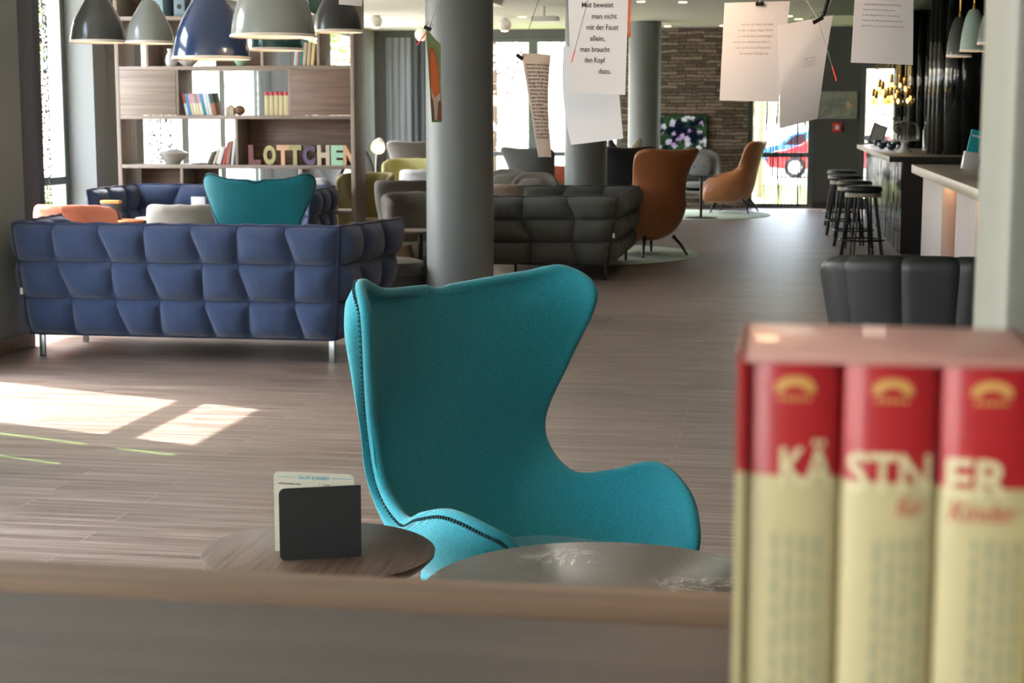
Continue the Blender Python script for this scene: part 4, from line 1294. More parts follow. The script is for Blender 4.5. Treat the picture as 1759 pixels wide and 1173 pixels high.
for a, b in zip(prev, prev[1:]):
    for i in range(nu): bm.faces.new((a[i], a[i + 1], b[i + 1], b[i]))
for i in range(nu): bm.faces.new((Av[0][i + 1], Av[0][i], Iv[0][i], Iv[0][i + 1]))
for i in (0, nu):
    bm.faces.new([Av[j][i] for j in range(nv + 1)] + [prev[s][i] for s in range(1, 8)] + [Iv[j][i] for j in range(nv, -1, -1)])
obj('backrest', bm, M['dleather'], t)
bm = B(); superpad(bm, (0, Dd * .62, .24), .44, .4, .18, 3, 40, 6, .2); obj('seat_cushion', bm, M['dleather'], t)
legs4(t, M['black_metal'], .4, .5, .15, .26, .014, .01, .03)

# pouffes -----------------------------------------------------------------------
def pouf(label, m, x, y, r, h, seam=True):
    t = thing('pouf', label, 'pouf', (x, y, 0), 0, 'leather pouffes beside the nearest column')
    bm = B(); lathe(bm, [(0, .03), (r * .8, .03), (r * .93, .06), (r, h * .4), (r * .99, h * .75), (r * .9, h * .95), (r * .6, h), (0, h)], 48); obj('body', bm, M[m], t)
    bm = B(); lathe(bm, [(0, 0), (r * .75, 0), (r * .75, .05), (0, .05)], 40); obj('base', bm, M['black_plastic'], t)
    bm = B(); tube(bm, [(r * 1.005 * cos(k * pi / 20), r * 1.005 * sin(k * pi / 20), h * .74) for k in range(40)], .004, 6, True); obj('seam', bm, M[m], t)
q = at_z(660, 448, .43); pouf('dark leather pouf in front, beside the right end of the front navy sofa', 'dark_pouf', q.x + .03, q.y + .1, .27, .44)
q = at_z(665, 417, .45); pouf('beige leather pouf in the middle, behind the dark one', 'tan_leather_pouf', q.x - .04, q.y, .27, .46)
q = at_z(675, 404, .47); pouf('beige leather pouf farthest back, in front of the taupe tub chair', 'tan_leather_pouf', q.x - .22, q.y, .25, .47)

# ---------------------------------------------------------------- rugs
RUGS = []
def rug(label, cx, cy, r):
    RUGS.append((cx, cy, r))
    bm = B(); n = 96
    lathe(bm, [(0, 0), (r, 0), (r + .012, .005), (r, .012), (0, .012)], n, (cx, cy, .0)); o = obj('rug', bm, M['rug']); tag(o, label, 'rug', 'round mint rugs'); return o
rug('round mint rug under the nearer tan leather armchair', -2.25, 17.78, 1.38)
q = at_z(1325, 367, 0); q2 = at_z(1190, 378, 0)
rug('round mint rug farther back, beside the stone wall', q.x - 1.32, q2.y + 1.3, 1.3)

# ---------------------------------------------------------------- tables far back
q = at_z(208, 378, .65); round_table('cafe_table', 'low round table with a wooden top between the navy sofas', q, .2, .65, 'orange_wood', .02); q_tab = q
q = at_z(300, 373, .65); round_table('cafe_table', 'pale round table behind the wooden one, in front of the far navy sofa', q, .33, .65, 'ceramic', .02); q_tab2 = q
q = at_z(722, 395, .56); round_table('cafe_table', 'dark round table in front of the taupe tub chair', q, .22, .56, 'table_wood', .025); q_tab3 = q
q = at_z(1205, 305, .62); q = at_d(1205, 300, 24.2); round_table('cafe_table', 'black round table beside the dark grey buttoned chair', q, .26, .62, 'black_metal', .015, .24)

def box_thing(name, label, cat, loc, w, d, h, m, rz=0., group=None, bev=.002):
    bm = B(); box(bm, -w / 2, w / 2, -d / 2, d / 2, 0, h, bev); o = obj(name, bm, M[m]); o.location = loc; o.rotation_euler.z = rz
    return tag(o, label, cat, group)

t = thing('menu_box', 'black and gold card box on the wooden table between the navy sofas', 'box', (q_tab.x - .1, q_tab.y + .04, .65))
bm = B(); box(bm, -.08, .08, -.03, .03, 0, .15, .002); obj('body', bm, M['black_plastic'], t)
bm = B(); box(bm, -.083, .083, -.033, .033, .135, .16, .002); obj('lid', bm, M['gold'], t)
bm = B(); box(bm, -.04, .04, -.0325, -.03, .06, .085); obj('badge', bm, M['gold'], t, False)
bm = B(); lathe(bm, [(0, 0), (.03, 0), (.042, .03), (.044, .075), (.04, .075), (.038, .03), (0, .006)], 24); o = obj('tumbler', bm, M['clear'], loc=(q_tab.x - .09, q_tab.y - .1, .65)); tag(o, 'small glass tumbler in front of the black and gold box', 'glass')
box_thing('menu_card', 'white card standing behind the pale grey tub chair', 'card', (q_tab2.x + .18, q_tab2.y + .1, .65), .12, .03, .17, 'paper', .1)
box_thing('menu_card', 'black menu standing on the dark table beside the nearest column', 'menu', (q_tab3.x + .1, q_tab3.y, .56), .05, .12, .2, 'menu_black', .2)

# ================================================================ BOOKSHELF
X0, X1, Yf, Yb = -6.41, -4.02, 15.2, 15.6
def px(x): return at_y(x, 200, Yf).x
def pz(y): return at_y(400, y, Yf).z
t = thing('bookshelf', 'tall open oak bookshelf behind the navy sofas, dividing the lounge', 'bookshelf', (0, 0, 0)); shelf = t
def brd(name, x0, x1, z0, z1, m='shelf', y0=Yf, y1=Yb):
    bm = B(); box(bm, x0, x1, y0, y1, z0, z1, .002); return obj(name, bm, M[m], t)
TB = .036
brd('side_panel', X0, X0 + .04, 0, 2.9, 'shelf_v'); brd('side_panel', X1 - .04, X1, 0, 2.9, 'shelf_v')
levels = [.1, .585, 1.02, 1.495, 1.965, 2.44, 2.86]
for z in levels: brd('shelf_board', X0 + .04, X1 - .04, z - TB / 2, z + TB / 2, 'shelf' if z > .3 else 'shelf_dark')
def upright(x, k, w=.03): brd('upright', px(x) - w / 2, px(x) + w / 2, levels[k] + TB / 2, levels[k + 1] - TB / 2, 'shelf_v', Yf + .004, Yb - .004)
for x, k in ((305, 3), (498, 3), (405, 2), (309, 1), (515, 1), (255, 4), (452, 4), (548, 4), (335, 5), (430, 5)): upright(x, k)
def backp(x0, x1, k, m, y0=Yb - .02, y1=Yb): brd('back_panel', px(x0), px(x1), levels[k] + TB / 2, levels[k + 1] - TB / 2, m, y0, y1)
brd('door', X0 + .042, px(303), levels[3] + TB / 2 + .002, levels[4] - TB / 2 - .002, 'shelf', Yf - .002, Yf + .016)
brd('door', px(500), X1 - .042, levels[3] + TB / 2 + .002, levels[4] - TB / 2 - .002, 'shelf_dark', Yf - .002, Yf + .016)
backp(407, 601, 2, 'shelf_dark'); backp(214, 350, 1, 'shelf_dark'); backp(250, 300, 4, 'shelf'); backp(200, 330, 5, 'shelf_dark'); backp(350, 450, 4, 'shelf_dark')

G_BOOK = 'books on the bookshelf'
def book(label, x, k, w, h, m, lean=0., d=.16, m2=None, split=.5, group=G_BOOK, yoff=.03):
    z = levels[k] + TB / 2
    t2 = thing('book', label, 'book', (x, Yf + yoff, z), 0, group)
    mt = Matrix.Rotation(lean, 4, 'Y')
    lift = abs(sin(lean)) * w / 2 * 1.0
    mt = Matrix.Translation((0, 0, lift)) @ mt
    bm = B(); box(bm, -w / 2, w / 2, 0, d, 0, h, .0015, mt); obj('cover', bm, M[m], t2)
    if m2:
        bm = B(); box(bm, -w / 2 - .0006, w / 2 + .0006, -.0008, d, h * split, h + .0006, .0005, mt); q_ = obj('spine_band', bm, M[m2], t2)
    return t2
for nm, h in (('bk_red', '#a84a42'), ('bk_blue', '#3f86b8'), ('bk_white', '#d8d8d2'), ('bk_pink', '#c59aa4'), ('bk_yel', '#d8c48a'), ('bk_teal', '#2e7f86'), ('bk_grn', '#2f4a40'), ('bk_brn', '#9a6a52'), ('bk_bei', '#c2b497'), ('bk_gry', '#8f8b84'), ('bk_drk', '#3a3633'), ('bk_pale', '#c9d3d4'), ('bk_mint', '#a5cfae'), ('bk_pur', '#57485f'), ('bk_pch', '#d3a883'), ('bk_olv', '#a7a06a'), ('bk_mar', '#6a3b3c'), ('bk_lb', '#9fc0cb'), ('bk_bg', '#7f98a8')):
    M[nm] = mat('cover_' + nm[3:], h, .55)
spec = [('red topped thin book', 'bk_pale', 'bk_red'), ('blue book', 'bk_blue', None), ('pale orange and pink book', 'bk_yel', 'bk_pink'), ('white book', 'bk_white', 'bk_pink'), ('cream and grey striped book', 'bk_yel', 'bk_gry'), ('white and violet book', 'bk_white', 'bk_pink'), ('dark blue book', 'bk_teal', 'bk_blue'), ('pale grey striped book', 'bk_pale', None), ('white slim book', 'bk_white', 'bk_pale'), ('brown and dark green book', 'bk_brn', 'bk_grn')]
x = px(318)
pos = ['first', 'second', 'third', 'fourth', 'fifth', 'sixth', 'seventh', 'eighth', 'ninth', 'last']
for k, (lab, a, b2) in enumerate(spec):
    w = .042 if k == 9 else .028
    x += w / 2; book(lab + ', %s from left in the leaning colourful row' % pos[k], x, 3, w, .21, a, -.2, m2=b2, split=.55); x += w / 2 + .002
for k in range(6):
    book('cream book with red top, %s from left in the upright shelf set' % pos[k], px(457 + k * 8.3), 3, .044, .225, 'cream', 0, m2='red_gloss', split=.84, group='red and cream set on the bookshelf')
row4 = [('grey slim book', 352, .02, .13, 'bk_gry', .42), ('dark brown slim book', 357, .02, .14, 'bk_drk', .4), ('beige book', 363, .025, .15, 'bk_bei', .38), ('white thick book', 371, .045, .17, 'bk_white', .32), ('red brown book', 380, .025, .22, 'bk_red', .26), ('brown book', 387, .035, .23, 'bk_brn', .16), ('white tall book', 395, .025, .25, 'bk_pale', .12)]
for k, (lab, x, w, h, m, ln) in enumerate(row4): book(lab + ', %s from left in the row beside the letters' % pos[k], px(x), 2, w, h, m, ln)
for k, (x, m, h) in enumerate(((507, 'bk_pale', .25), (512, 'bk_brn', .2), (516, 'bk_teal', .25), (522, 'bk_bei', .22), (529, 'bk_bei', .22), (536, 'bk_yel', .21))):
    book(['pale blue tall book', 'brown book', 'dark teal book', 'beige leaning book', 'light beige leaning book', 'cream leaning book'][k] + ', %s from left above the right shelf door' % pos[k], px(x), 4, .03, h, m, .1)
def binder(label, x, m):
    t2 = thing('ring_binder', label, 'binder', (px(x), Yf + .03, levels[5] + TB / 2), 0, 'binders on the top shelf')
    bm = B(); box(bm, -.055, .055, 0, .26, 0, .31, .003); obj('cover', bm, M[m], t2)
    bm = B(); lathe(bm, [(0, -.003), (.022, -.003), (.024, 0), (0, 0)], 20, mtx=Matrix.Translation((0, -.001, .09)) @ Matrix.Rotation(pi / 2, 4, 'X')); obj('finger_hole', bm, M['black_plastic'], t2)
binder('light blue ring binder on the top shelf, left one', 274, 'bk_lb'); binder('grey blue ring binder on the top shelf, right one', 311, 'bk_bg')
# plates and a green cup at the top right
for k, (x, m, lab) in enumerate(((507, 'ceramic', 'white upright plate at the right end of the top shelf'), (543, 'bk_grn', 'dark green upright plate at the right end of the top shelf'))):
    bm = B(); lathe(bm, [(0, 0), (.07, .002), (.11, .015), (.11, .02), (.07, .008), (0, .006)], 32, mtx=Matrix.Translation((px(x), Yf + .16, levels[5] + TB / 2 + .112)) @ Matrix.Rotation(pi / 2 - .1, 4, 'X'))
    tag(obj('plate', bm, M[m]), lab, 'plate')
# row above the left door: little white horse-like ornament, jug, bowl
bm = B(); z = levels[4] + TB / 2
lathe(bm, [(0, 0), (.045, 0), (.06, .05), (.05, .1), (.03, .14), (.04, .17), (.034, .17), (.026, .14), (.0, .02)], 24, (px(290), Yf + .1, z)); o = obj('jug', bm, M['ceramic']); tag(o, 'white glazed jug beside the navy lamp, on the shelf above the left door', 'jug')
bm = B(); lathe(bm, [(0, 0), (.04, 0), (.1, .05), (.105, .055), (.09, .05), (0, .01)], 28, (px(318), Yf + .12, z)); tag(obj('bowl', bm, M['ceramic']), 'white shallow bowl under the navy pendant lamp, on the bookshelf', 'bowl')
bm = B(); lathe(bm, [(0, 0), (.035, 0), (.075, .06), (.08, .085), (.072, .08), (.03, .01), (0, .01)], 28, (px(409), Yf + .12, z)); tag(obj('bowl', bm, M['bk_mint']), 'mint green bowl on the bookshelf, right of the navy pendant lamp', 'bowl')
bm = B(); lathe(bm, [(0, 0), (.02, 0), (.022, .12), (.012, .17), (.012, .2), (0, .2)], 20, (px(349), Yf + .12, z)); tag(obj('bottle', bm, M['clear']), 'small clear bottle on the bookshelf below the navy pendant lamp', 'bottle')
# small ornaments in the middle row
z = levels[3] + TB / 2
bm = B(); prism(bm, [(-.04, 0), (.04, 0), (.04, .07), (0, .1), (-.04, .07)], 0, .06, Matrix.Translation((px(390), Yf + .08, z))); tag(obj('house_ornament', bm, M['bk_bei'], smooth=False), 'small house shaped ornament beside the colourful books', 'ornament')
bm = B(); sphere(bm, (px(405), Yf + .12, z + .048), .048, 1.1, 1, 1); tag(obj('round_ornament', bm, M['brown']), 'small round brown ornament right of the house shaped one', 'ornament')
# tureen with lid, plate beside
z = levels[2] + TB / 2
t2 = thing('tureen', 'white lidded tureen on the bookshelf, left of the leaning books', 'tureen', (px(282), Yf + .2, z), 0)
bm = B(); lathe(bm, [(0, 0), (.07, 0), (.08, .02), (.115, .06), (.125, .1), (.118, .1), (0, .03)], 36); obj('bowl', bm, M['tureen'], t2)
bm = B(); lathe(bm, [(.15, .1), (.152, .106), (.1, .135), (.04, .15), (0, .152), (0, .1)], 36); obj('lid', bm, M['tureen'], t2)
for s in (-1, 1):
    bm = B(); tube(bm, [(s * .11, 0, .09), (s * .155, 0, .085), (s * .165, 0, .055), (s * .11, 0, .045)], .009, 8); obj('handle', bm, M['tureen'], t2)
bm = B(); tube(bm, [(-.03, 0, .148), (-.025, 0, .19), (.03, 0, .2), (.045, 0, .145)], .009, 8); obj('knob', bm, M['tureen'], t2)
bm = B(); lathe(bm, [(0, .006), (.07, .006), (.12, .018), (.12, .024), (.07, .014), (0, .014)], 32, (px(332), Yf + .19, z - .006)); tag(obj('plate', bm, M['ceramic']), 'flat white plate lying between the tureen and the leaning books', 'plate')
# wooden letters
letters = [('L', 434, 'bk_mar', 'dark red'), ('O', 460, 'bk_olv', 'olive'), ('T', 483, 'bk_pch', 'peach coloured'), ('T', 504, 'bk_olv', 'yellow green'), ('C', 528, 'bk_pur', 'purple'), ('H', 553, 'bk_bei', 'cream'), ('E', 577, 'bk_mint', 'mint green'), ('N', 597, 'bk_pch', 'peach coloured')]
for k, (ch, x, m, cn) in enumerate(letters):
    me = text_flat(ch, .27, bold=.016, extrude=.03, align='CENTER')
    zmin = min(v.co.y for v in me.vertices); zmax = max(v.co.y for v in me.vertices); xa = min(v.co.x for v in me.vertices); xb = max(v.co.x for v in me.vertices)
    wl_ = .125 if ch != 'N' else .115
    for v in me.vertices:
        v.co = Vector(((v.co.x - (xa + xb) / 2) / (xb - xa) * wl_, v.co.z, (v.co.y - zmin) / (zmax - zmin) * .192))
    me.materials.clear(); me.materials.append(M[m])
    o = bpy.data.objects.new('wooden_letter', me); COL.objects.link(o); o.location = (px(x), Yf + .06, levels[2] + TB / 2)
    lab = '%s wooden letter %s standing on the bookshelf' % (cn, ch)
    if ch == 'T': lab = '%s wooden letter T, %s of the two T on the bookshelf' % (cn, ['left', 'right'][k == 3])
    tag(o, lab, 'letter', 'wooden letters on the bookshelf')
# low shelf: picture card, white shade, brown cup
z = levels[1] + TB / 2
bm = B(); box(bm, px(556), px(574), Yf + .05, Yf + .1, z, z + .24, .002); tag(obj('picture_card', bm, M['bk_pch']), 'cream picture card standing low on the bookshelf, right of the distant teal wing chair', 'card')
bm = B(); lathe(bm, [(0, 0), (.05, 0), (.09, .1), (.0, .3)], 24, (px(452), Yf + .2, z)); tag(obj('paper_cone', bm, M['paper']), 'white paper cone low on the bookshelf, behind the distant teal wing chair', 'paper cone')
bm = B(); lathe(bm, [(0, 0), (.05, 0), (.055, .32), (.05, .32), (.0, .3)], 24, (px(489), Yf + .2, z)); tag(obj('canister', bm, M['brown']), 'brown canister low on the bookshelf, behind the distant teal wing chair', 'canister')

# ================================================================ PENDANT LAMPS
PROF = [(1.0, 0), (.995, .1), (.975, .25), (.93, .5), (.86, .74), (.75, .98), (.62, 1.22), (.48, 1.45), (.37, 1.62), (.3, 1.74), (.15, 1.8)]


def pendant(label, x, y, d, wpx, m, prof=PROF, group='pendant lamps above the navy sofas', rod=False, e=1.6):
    p = at_d(x, y, d); R = wpx / 2 * d / F_PX
    t = thing('pendant_lamp', label, 'pendant lamp', p, 0, group)
    bm = B(); lathe(bm, [(r * R, z * R) for r, z in prof] + [(0, prof[-1][1] * R)], 48)
    sh = obj('lamp_shade', bm, M[m], t)
    bm = B(); lathe(bm, [(1.02 * R, -.004), (1.03 * R, .003), (1.0 * R, .012), (.985 * R, .0)] + [(r * R * .97, z * R * .97) for r, z in prof[1:]] + [(0, prof[-1][1] * R * .96)], 48); obj('reflector', bm, M['lamp_white'], sh)
    zt = prof[-1][1] * R
    bm = B(); lathe(bm, [(.13 * R, zt - .005), (.12 * R, zt + .02), (.05 * R, zt + .05), (0, zt + .05)], 20); obj('cap', bm, M['brass' if rod else 'chrome'], t)
    bm = B(); tube(bm, [(0, 0, zt + .04), (0, 0, 2.95 - p.z)], .006 if rod else .004, 8); obj('rod' if rod else 'cord', bm, M['brass' if rod else 'black_plastic'], t)
    bm = B(); sphere(bm, (0, 0, .55 * R), .18 * R, 1, 1, 1.2, 14, 10); obj('bulb', bm, M['bulb'], t)
    L = bpy.data.lights.new('lamp_light', 'POINT'); L.energy = e * (R / .2) ** 2; L.color = (1, .78, .55); L.shadow_soft_size = .2 * R
    lo = bpy.data.objects.new('lamp_light', L); lo.parent = t; lo.location = (0, 0, .3 * R); COL.objects.link(lo)
    return t


pendant('small charcoal dome pendant lamp, leftmost of the row', 168.5, 72.5, 10.2, 93, 'lamp_dark')
pendant('small grey dome pendant lamp, between the leftmost charcoal one and the navy one', 257.5, 74, 10.0, 80, 'lamp_grey')
pendant('large navy blue dome pendant lamp', 363, 101, 9.2, 130, 'lamp_navy', e=2)
pendant('large grey dome pendant lamp, right of the navy one', 469, 63, 8.8, 142, 'lamp_grey', e=2)
pendant('dark green dome pendant lamp, partly hidden behind the large grey one', 472, 86, 10.6, 96, 'lamp_green')
pendant('black dome pendant lamp, rightmost of the row above the navy sofas', 580, 55, 10.0, 83, 'lamp_black')
PB = [(1, 0), (.99, .3), (.95, .8), (.88, 1.4), (.78, 2.0), (.64, 2.6), (.48, 3.0), (.34, 3.2)]
PG = 'pendant lamps above the reception counter'
pendant('dark grey bell pendant lamp on a brass rod, left one above the reception counter', 1647, 97, 12.6, 41, 'lamp_dark', PB, PG, True, 1.2)
pendant('mint green bell pendant lamp on a brass rod, above the reception counter', 1671, 87.5, 12.2, 43, 'lamp_mint', PB, PG, True, 1.2)
pendant('light grey bell pendant lamp half hidden behind the near right wall', 1694, 75.5, 11.8, 30, 'lamp_grey', PB, PG, True, 1.0)

# ---------------------------------------------------------------- crystal bulbs over the bar
bl = [(178, 400), (205, 420), (240, 310), (270, 330), (298, 420), (322, 398), (360, 265), (357, 395), (405, 370), (445, 265), (497, 300), (425, 425), (545, 395), (520, 420)]
first = None
wd = ['far left, lowest pair', 'second from the far left', 'upper left', 'upper left right one', 'lower centre left', 'lower centre', 'highest in the middle', 'centre, below the highest', 'centre right', 'highest at the right', 'upper right, biggest', 'lower centre right', 'far right', 'lowest at the right']
for k, (cx_, cy_) in enumerate(bl):
    d = 22.5 - k * .3
    p = at_d(1470 + cx_ / 5.865, 100 + cy_ / 5.865 + 3, d)
    lab = 'brass capped glass bulb hanging above the bar, %s of the cluster' % wd[k]
    t = thing('hanging_bulb', lab, 'pendant lamp', p, 0, 'glass bulbs hanging above the bar')
    if k == 0:
        bm = B(); sphere(bm, (0, 0, 0), .055, 1, 1, 1.05, 14, 10); a = obj('glass_bulb', bm, M['amber'], t); mesh_a = a.data
        bm = B(); lathe(bm, [(.02, .045), (.024, .05), (.024, .14), (.015, .15), (0, .15)], 14); b2 = obj('cap', bm, M['brass'], t); mesh_b = b2.data
        bm = B(); sphere(bm, (0, 0, .012), .014, 1, 1, 2.0, 10, 8); c2 = obj('filament', bm, M['bulb'], t); mesh_c = c2.data
    else:
        for nm, me in (('glass_bulb', mesh_a), ('cap', mesh_b), ('filament', mesh_c)):
            o = bpy.data.objects.new(nm, me); o.parent = t; COL.objects.link(o)
    bm = B(); tube(bm, [(0, 0, .145), (0, 0, 2.94 - p.z)], .0035, 6); obj('cord', bm, M['brass'], t)

# ---------------------------------------------------------------- ceiling lights
def downlight(label, x, y):
    r = ray(x, y); p = _C + r * ((2.95 - CAM_H) / r.z)
    t = thing('downlight', label, 'ceiling light', (p.x, p.y, 2.95), 0, 'small recessed downlights')
    bm = B(); lathe(bm, [(.05, .002), (.07, -.004), (.075, 0), (.05, .0)], 20); obj('ring', bm, M['white_paint'], t)
    bm = B(); lathe(bm, [(0, -.012), (.05, -.012), (.05, -.002), (0, -.002)], 20); obj('lens', bm, M['down'], t)
for x, y, lab in ((1101, 2, 'tiny recessed downlight above the farthest column'), (1173, 3, 'tiny recessed downlight near the top edge, right of the farthest column'), (1147, 44.5, 'tiny recessed downlight at the ceiling edge above the stone wall, left one'), (1242, 43.5, 'tiny recessed downlight at the ceiling edge above the stone wall, right one'), (1355, 27, 'tiny white recessed downlight right of the warm lit hanging paper')):
    downlight(lab, x, y)
def fill_spot(label, x, y, e):  # spots added as warm fill for the lounge, not known fittings
    t = thing('downlight', label, 'ceiling light', (x, y, 2.95), 0, 'recessed downlights out of the frame')
    bm = B(); lathe(bm, [(.06, .002), (.085, -.004), (.09, 0), (.06, .0)], 20); obj('ring', bm, M['white_paint'], t)
    bm = B(); lathe(bm, [(0, -.006), (.06, -.006), (.06, -.002), (0, -.002)], 20); obj('lens', bm, M['down'], t)
    L = bpy.data.lights.new('lamp_light', 'SPOT'); L.energy = e; L.spot_size = radians(120); L.spot_blend = 1; L.color = (1, .84, .68); L.shadow_soft_size = .06
    lo = bpy.data.objects.new('lamp_light', L); lo.parent = t; lo.location = (0, 0, -.03); COL.objects.link(lo)
for x, y, e in ((-2.6, 6.0, 50), (.6, 6.5, 50), (-1.0, 9.5, 50), (-3.6, 12.4, 50), (-.6, 14.2, 60), (-4.6, 18.5, 60), (-.4, 20.0, 60), (-3.8, 24.0, 60), (.2, 25.2, 50)):
    fill_spot('recessed ceiling downlight over the lounge, above the top edge of the frame', x, y, e)
def ball(label, x, y, d, r=.1):
    p = at_d(x, y, d); t = thing('ball_spotlight', label, 'ceiling light', p, 0, 'white ball spotlights')
    bm = B(); sphere(bm, (0, 0, 0), r); obj('housing', bm, M['white_paint'], t)
    bm = B(); lathe(bm, [(0, -r * 1.01), (r * .5, -r * .9), (r * .55, -r * .8), (0, -r * .8)], 20); obj('lens', bm, M['down'], t)
    bm = B(); tube(bm, [(0, 0, r * .9), (0, 0, 2.95 - p.z)], .012, 8); obj('stem', bm, M['white_paint'], t)
ball('white ball spotlight under the ceiling, right of the pendant lamps', 645, 37, 24)
ball('white ball spotlight beside the top of the nearest column', 723, 59, 26.5)
ball('white ball spotlight under the ceiling, above the end windows', 867, 43, 24.5)
p = at_d(934, 33, 22); t = thing('projector', 'white ceiling projector above the end windows', 'projector', (p.x, p.y, p.z - .03))
bm = B(); box(bm, -.16, .2, -.12, .12, 0, .07, .02); obj('body', bm, M['white_paint'], t)
bm = B(); tube(bm, [(0, 0, .06), (0, 0, 2.95 - p.z + .03)], .02, 10); obj('mount', bm, M['white_paint'], t)
p = at_d(818, 2, 13); t = thing('ceiling_panel_light', 'long white panel light on the ceiling right of the nearest column', 'ceiling light', (p.x + .2, p.y, 2.9))
p = at_z(820, 3, 2.935); t.location = (p.x, p.y, 2.9)
bm = B(); box(bm, -.25, .25, -.4, .4, 0, .05, .005); obj('housing', bm, M['white_paint'], t)
# bead garland
t = thing('bead_garland', 'black bead garland hanging from the dark ceiling above the second hanging paper', 'garland', at_d(1425, 0, 14))
a, b2 = at_d(1431, -26, 14), at_d(1413, 30, 14); bm = B()
for k in range(15):
    sphere(bm, a.lerp(b2, k / 14) - Vector(t.location), .0185, 1, 1, 1, 12, 8)
obj('beads', bm, M['black_plastic'], t)
bm = B(); tube(bm, [b2 - Vector(t.location), a - Vector(t.location), Vector((a.x, a.y, 2.93)) - Vector(t.location)], .003, 6); obj('cord', bm, M['black_metal'], t)

# ================================================================ PAPERS ON WIRES
hub = at_d(1225, -150, 4.75)
ch = thing('paper_chandelier', 'wire chandelier above the frame whose thin wires hold the hanging papers', 'chandelier', hub)
bm = B(); lathe(bm, [(0, -.05), (.03, -.05), (.035, 0), (.03, .06), (0, .06)], 24); obj('hub', bm, M['chrome'], ch)
bm = B(); tube(bm, [(0, 0, .05), (0, 0, 2.95 - hub.z)], .004, 8); obj('cord', bm, M['wire'], ch)
bm = B(); sphere(bm, (0, 0, -.09), .05, 1, 1, 1.2); obj('bulb', bm, M['bulb'], ch)
L = bpy.data.lights.new('lamp_light', 'POINT'); L.energy = 9; L.color = (1, .58, .34); L.shadow_soft_size = .05
lo = bpy.data.objects.new('lamp_light', L); lo.parent = ch; lo.location = (.02, -.05, -.17); COL.objects.link(lo)


def wire(name, pts, red=0.):
    P_ = [at_d(x, y, d) - hub for x, y, d in pts]
    P_ = [Vector((0, 0, -.02))] + P_ if pts[0][1] < 40 else P_
    bm = B(); tube(bm, P_, .0011, 6); w = obj('wire', bm, M['wire'], ch)
    if red:
        a, b3 = P_[-2], P_[-1]; d_ = (b3 - a).normalized()
        bm = B(); tube(bm, [b3 - d_ * red, b3 + d_ * .002], .0022, 6); o = obj('wire_tip', bm, M['red_tip'], w); o['label'] = 'red wire tip'


def clip(par, x, y, d, ang=0., m='black_metal', s=1.):
    p = at_d(x, y, d) - Vector(par.location)
    mt = Matrix.Translation(p) @ Matrix.Rotation(YAW, 4, 'Z') @ Matrix.Rotation(ang, 4, 'Y')
    bm = B()
    prism(bm, [(-.012 * s, -.007), (.012 * s, -.007), (.012 * s, .004), (-.012 * s, .004)], -.005, .005, mt)
    for sx in (-1, 1):
        tube(bm, [mt @ Vector((sx * .009 * s, 0, .003)), mt @ Vector((sx * .012 * s, -.006, .016)), mt @ Vector((sx * .004 * s, -.006, .017)), mt @ Vector((sx * .006 * s, 0, .003))], .0009, 5)
    obj('clip', bm, M[m], par, False)


def paper(label, TL, TR, BR, BL, bulge=0., twist=None, m='paper', name='hanging_paper', cat='paper', edge=None, group='papers hanging from the wire chandelier'):
    """corners are sight lines with a real distance; returns thing and its surface function (u right, v up)"""
    c4 = [at_d(*q) for q in (BL, BR, TR, TL)]
    org = sum(c4, Vector()) / 4
    t = thing(name, label, cat, org, 0, group)
    n = (c4[1] - c4[0]).cross(c4[3] - c4[0]).normalized()
    if n.y > 0: n = -n
    def fn(u, v, lift=0.):
        if edge: u0, u1 = edge(v); uu = u0 + (u1 - u0) * u
        else: uu = u
        p = c4[0].lerp(c4[1], uu).lerp(c4[3].lerp(c4[2], uu), v)
        off = bulge * sin(pi * u) + (twist(u, v) if twist else 0)
        return p + n * (off + lift) - org
    bm = B(); sheet(bm, fn, 14, 18, .0004); obj('sheet', bm, M[m], t)
    W = (c4[1] - c4[0]).length; H_ = (c4[3] - c4[0]).length
    return t, fn, W, H_


def lines(par, fn, W, H_, items, m, name='lettering'):
    """items: (text, left u, baseline v, width u, letter size m)"""
    it = []
    for body, u0, v0, wu, sz in items:
        kw = dict(size=sz)
        if isinstance(m, tuple): kw.update(m[1])
        it.append((body, (lambda x, y, u0=u0, v0=v0: fn(u0 + x / W, v0 + y / H_, .0008)), kw, wu * W if wu else None))
    merge_text(name, it, M[m[0] if isinstance(m, tuple) else m], par)


# the quotation sheet
def vpx(y, y0, y1): return (y1 - y) / (y1 - y0)
t, fn, W, H_ = paper('large white sheet printed with the German quotation, hanging in the middle', (974, -62, 5.6), (1081, -64, 5.6), (1074, 163, 5.6), (981, 160, 5.6), .0)
q_ = [('Mut beweist', 1000, 1052, 12), ('man nicht', 1016, 1058, 31.5), ('mit der Faust', 1007, 1061, 50.5), ('allein,', 1013, 1038, 69.5), ('man braucht', 996, 1047, 88.5), ('den Kopf', 1003, 1039, 107), ('dazu.', 1027, 1049, 126)]
for b, x0, x1, y in q_: lines(t, fn, W, H_, [(b, (x0 - 978) / 97, vpx(y, -63, 161.5), (x1 - x0) / 97 * .985, .0245)], ('ink', dict(bold=.00025)))
clip(t, 1030, -62, 5.59)
t, fn, W, H_ = paper('blank white sheet hanging just behind the printed quotation', (968, 78, 5.8), (1058, 100, 5.8), (1070.5, 238, 5.8), (981, 249, 5.8), .0, edge=lambda v: (0 - .08 * sin(pi * v), 1))
clip(t, 1010, 86, 5.79)
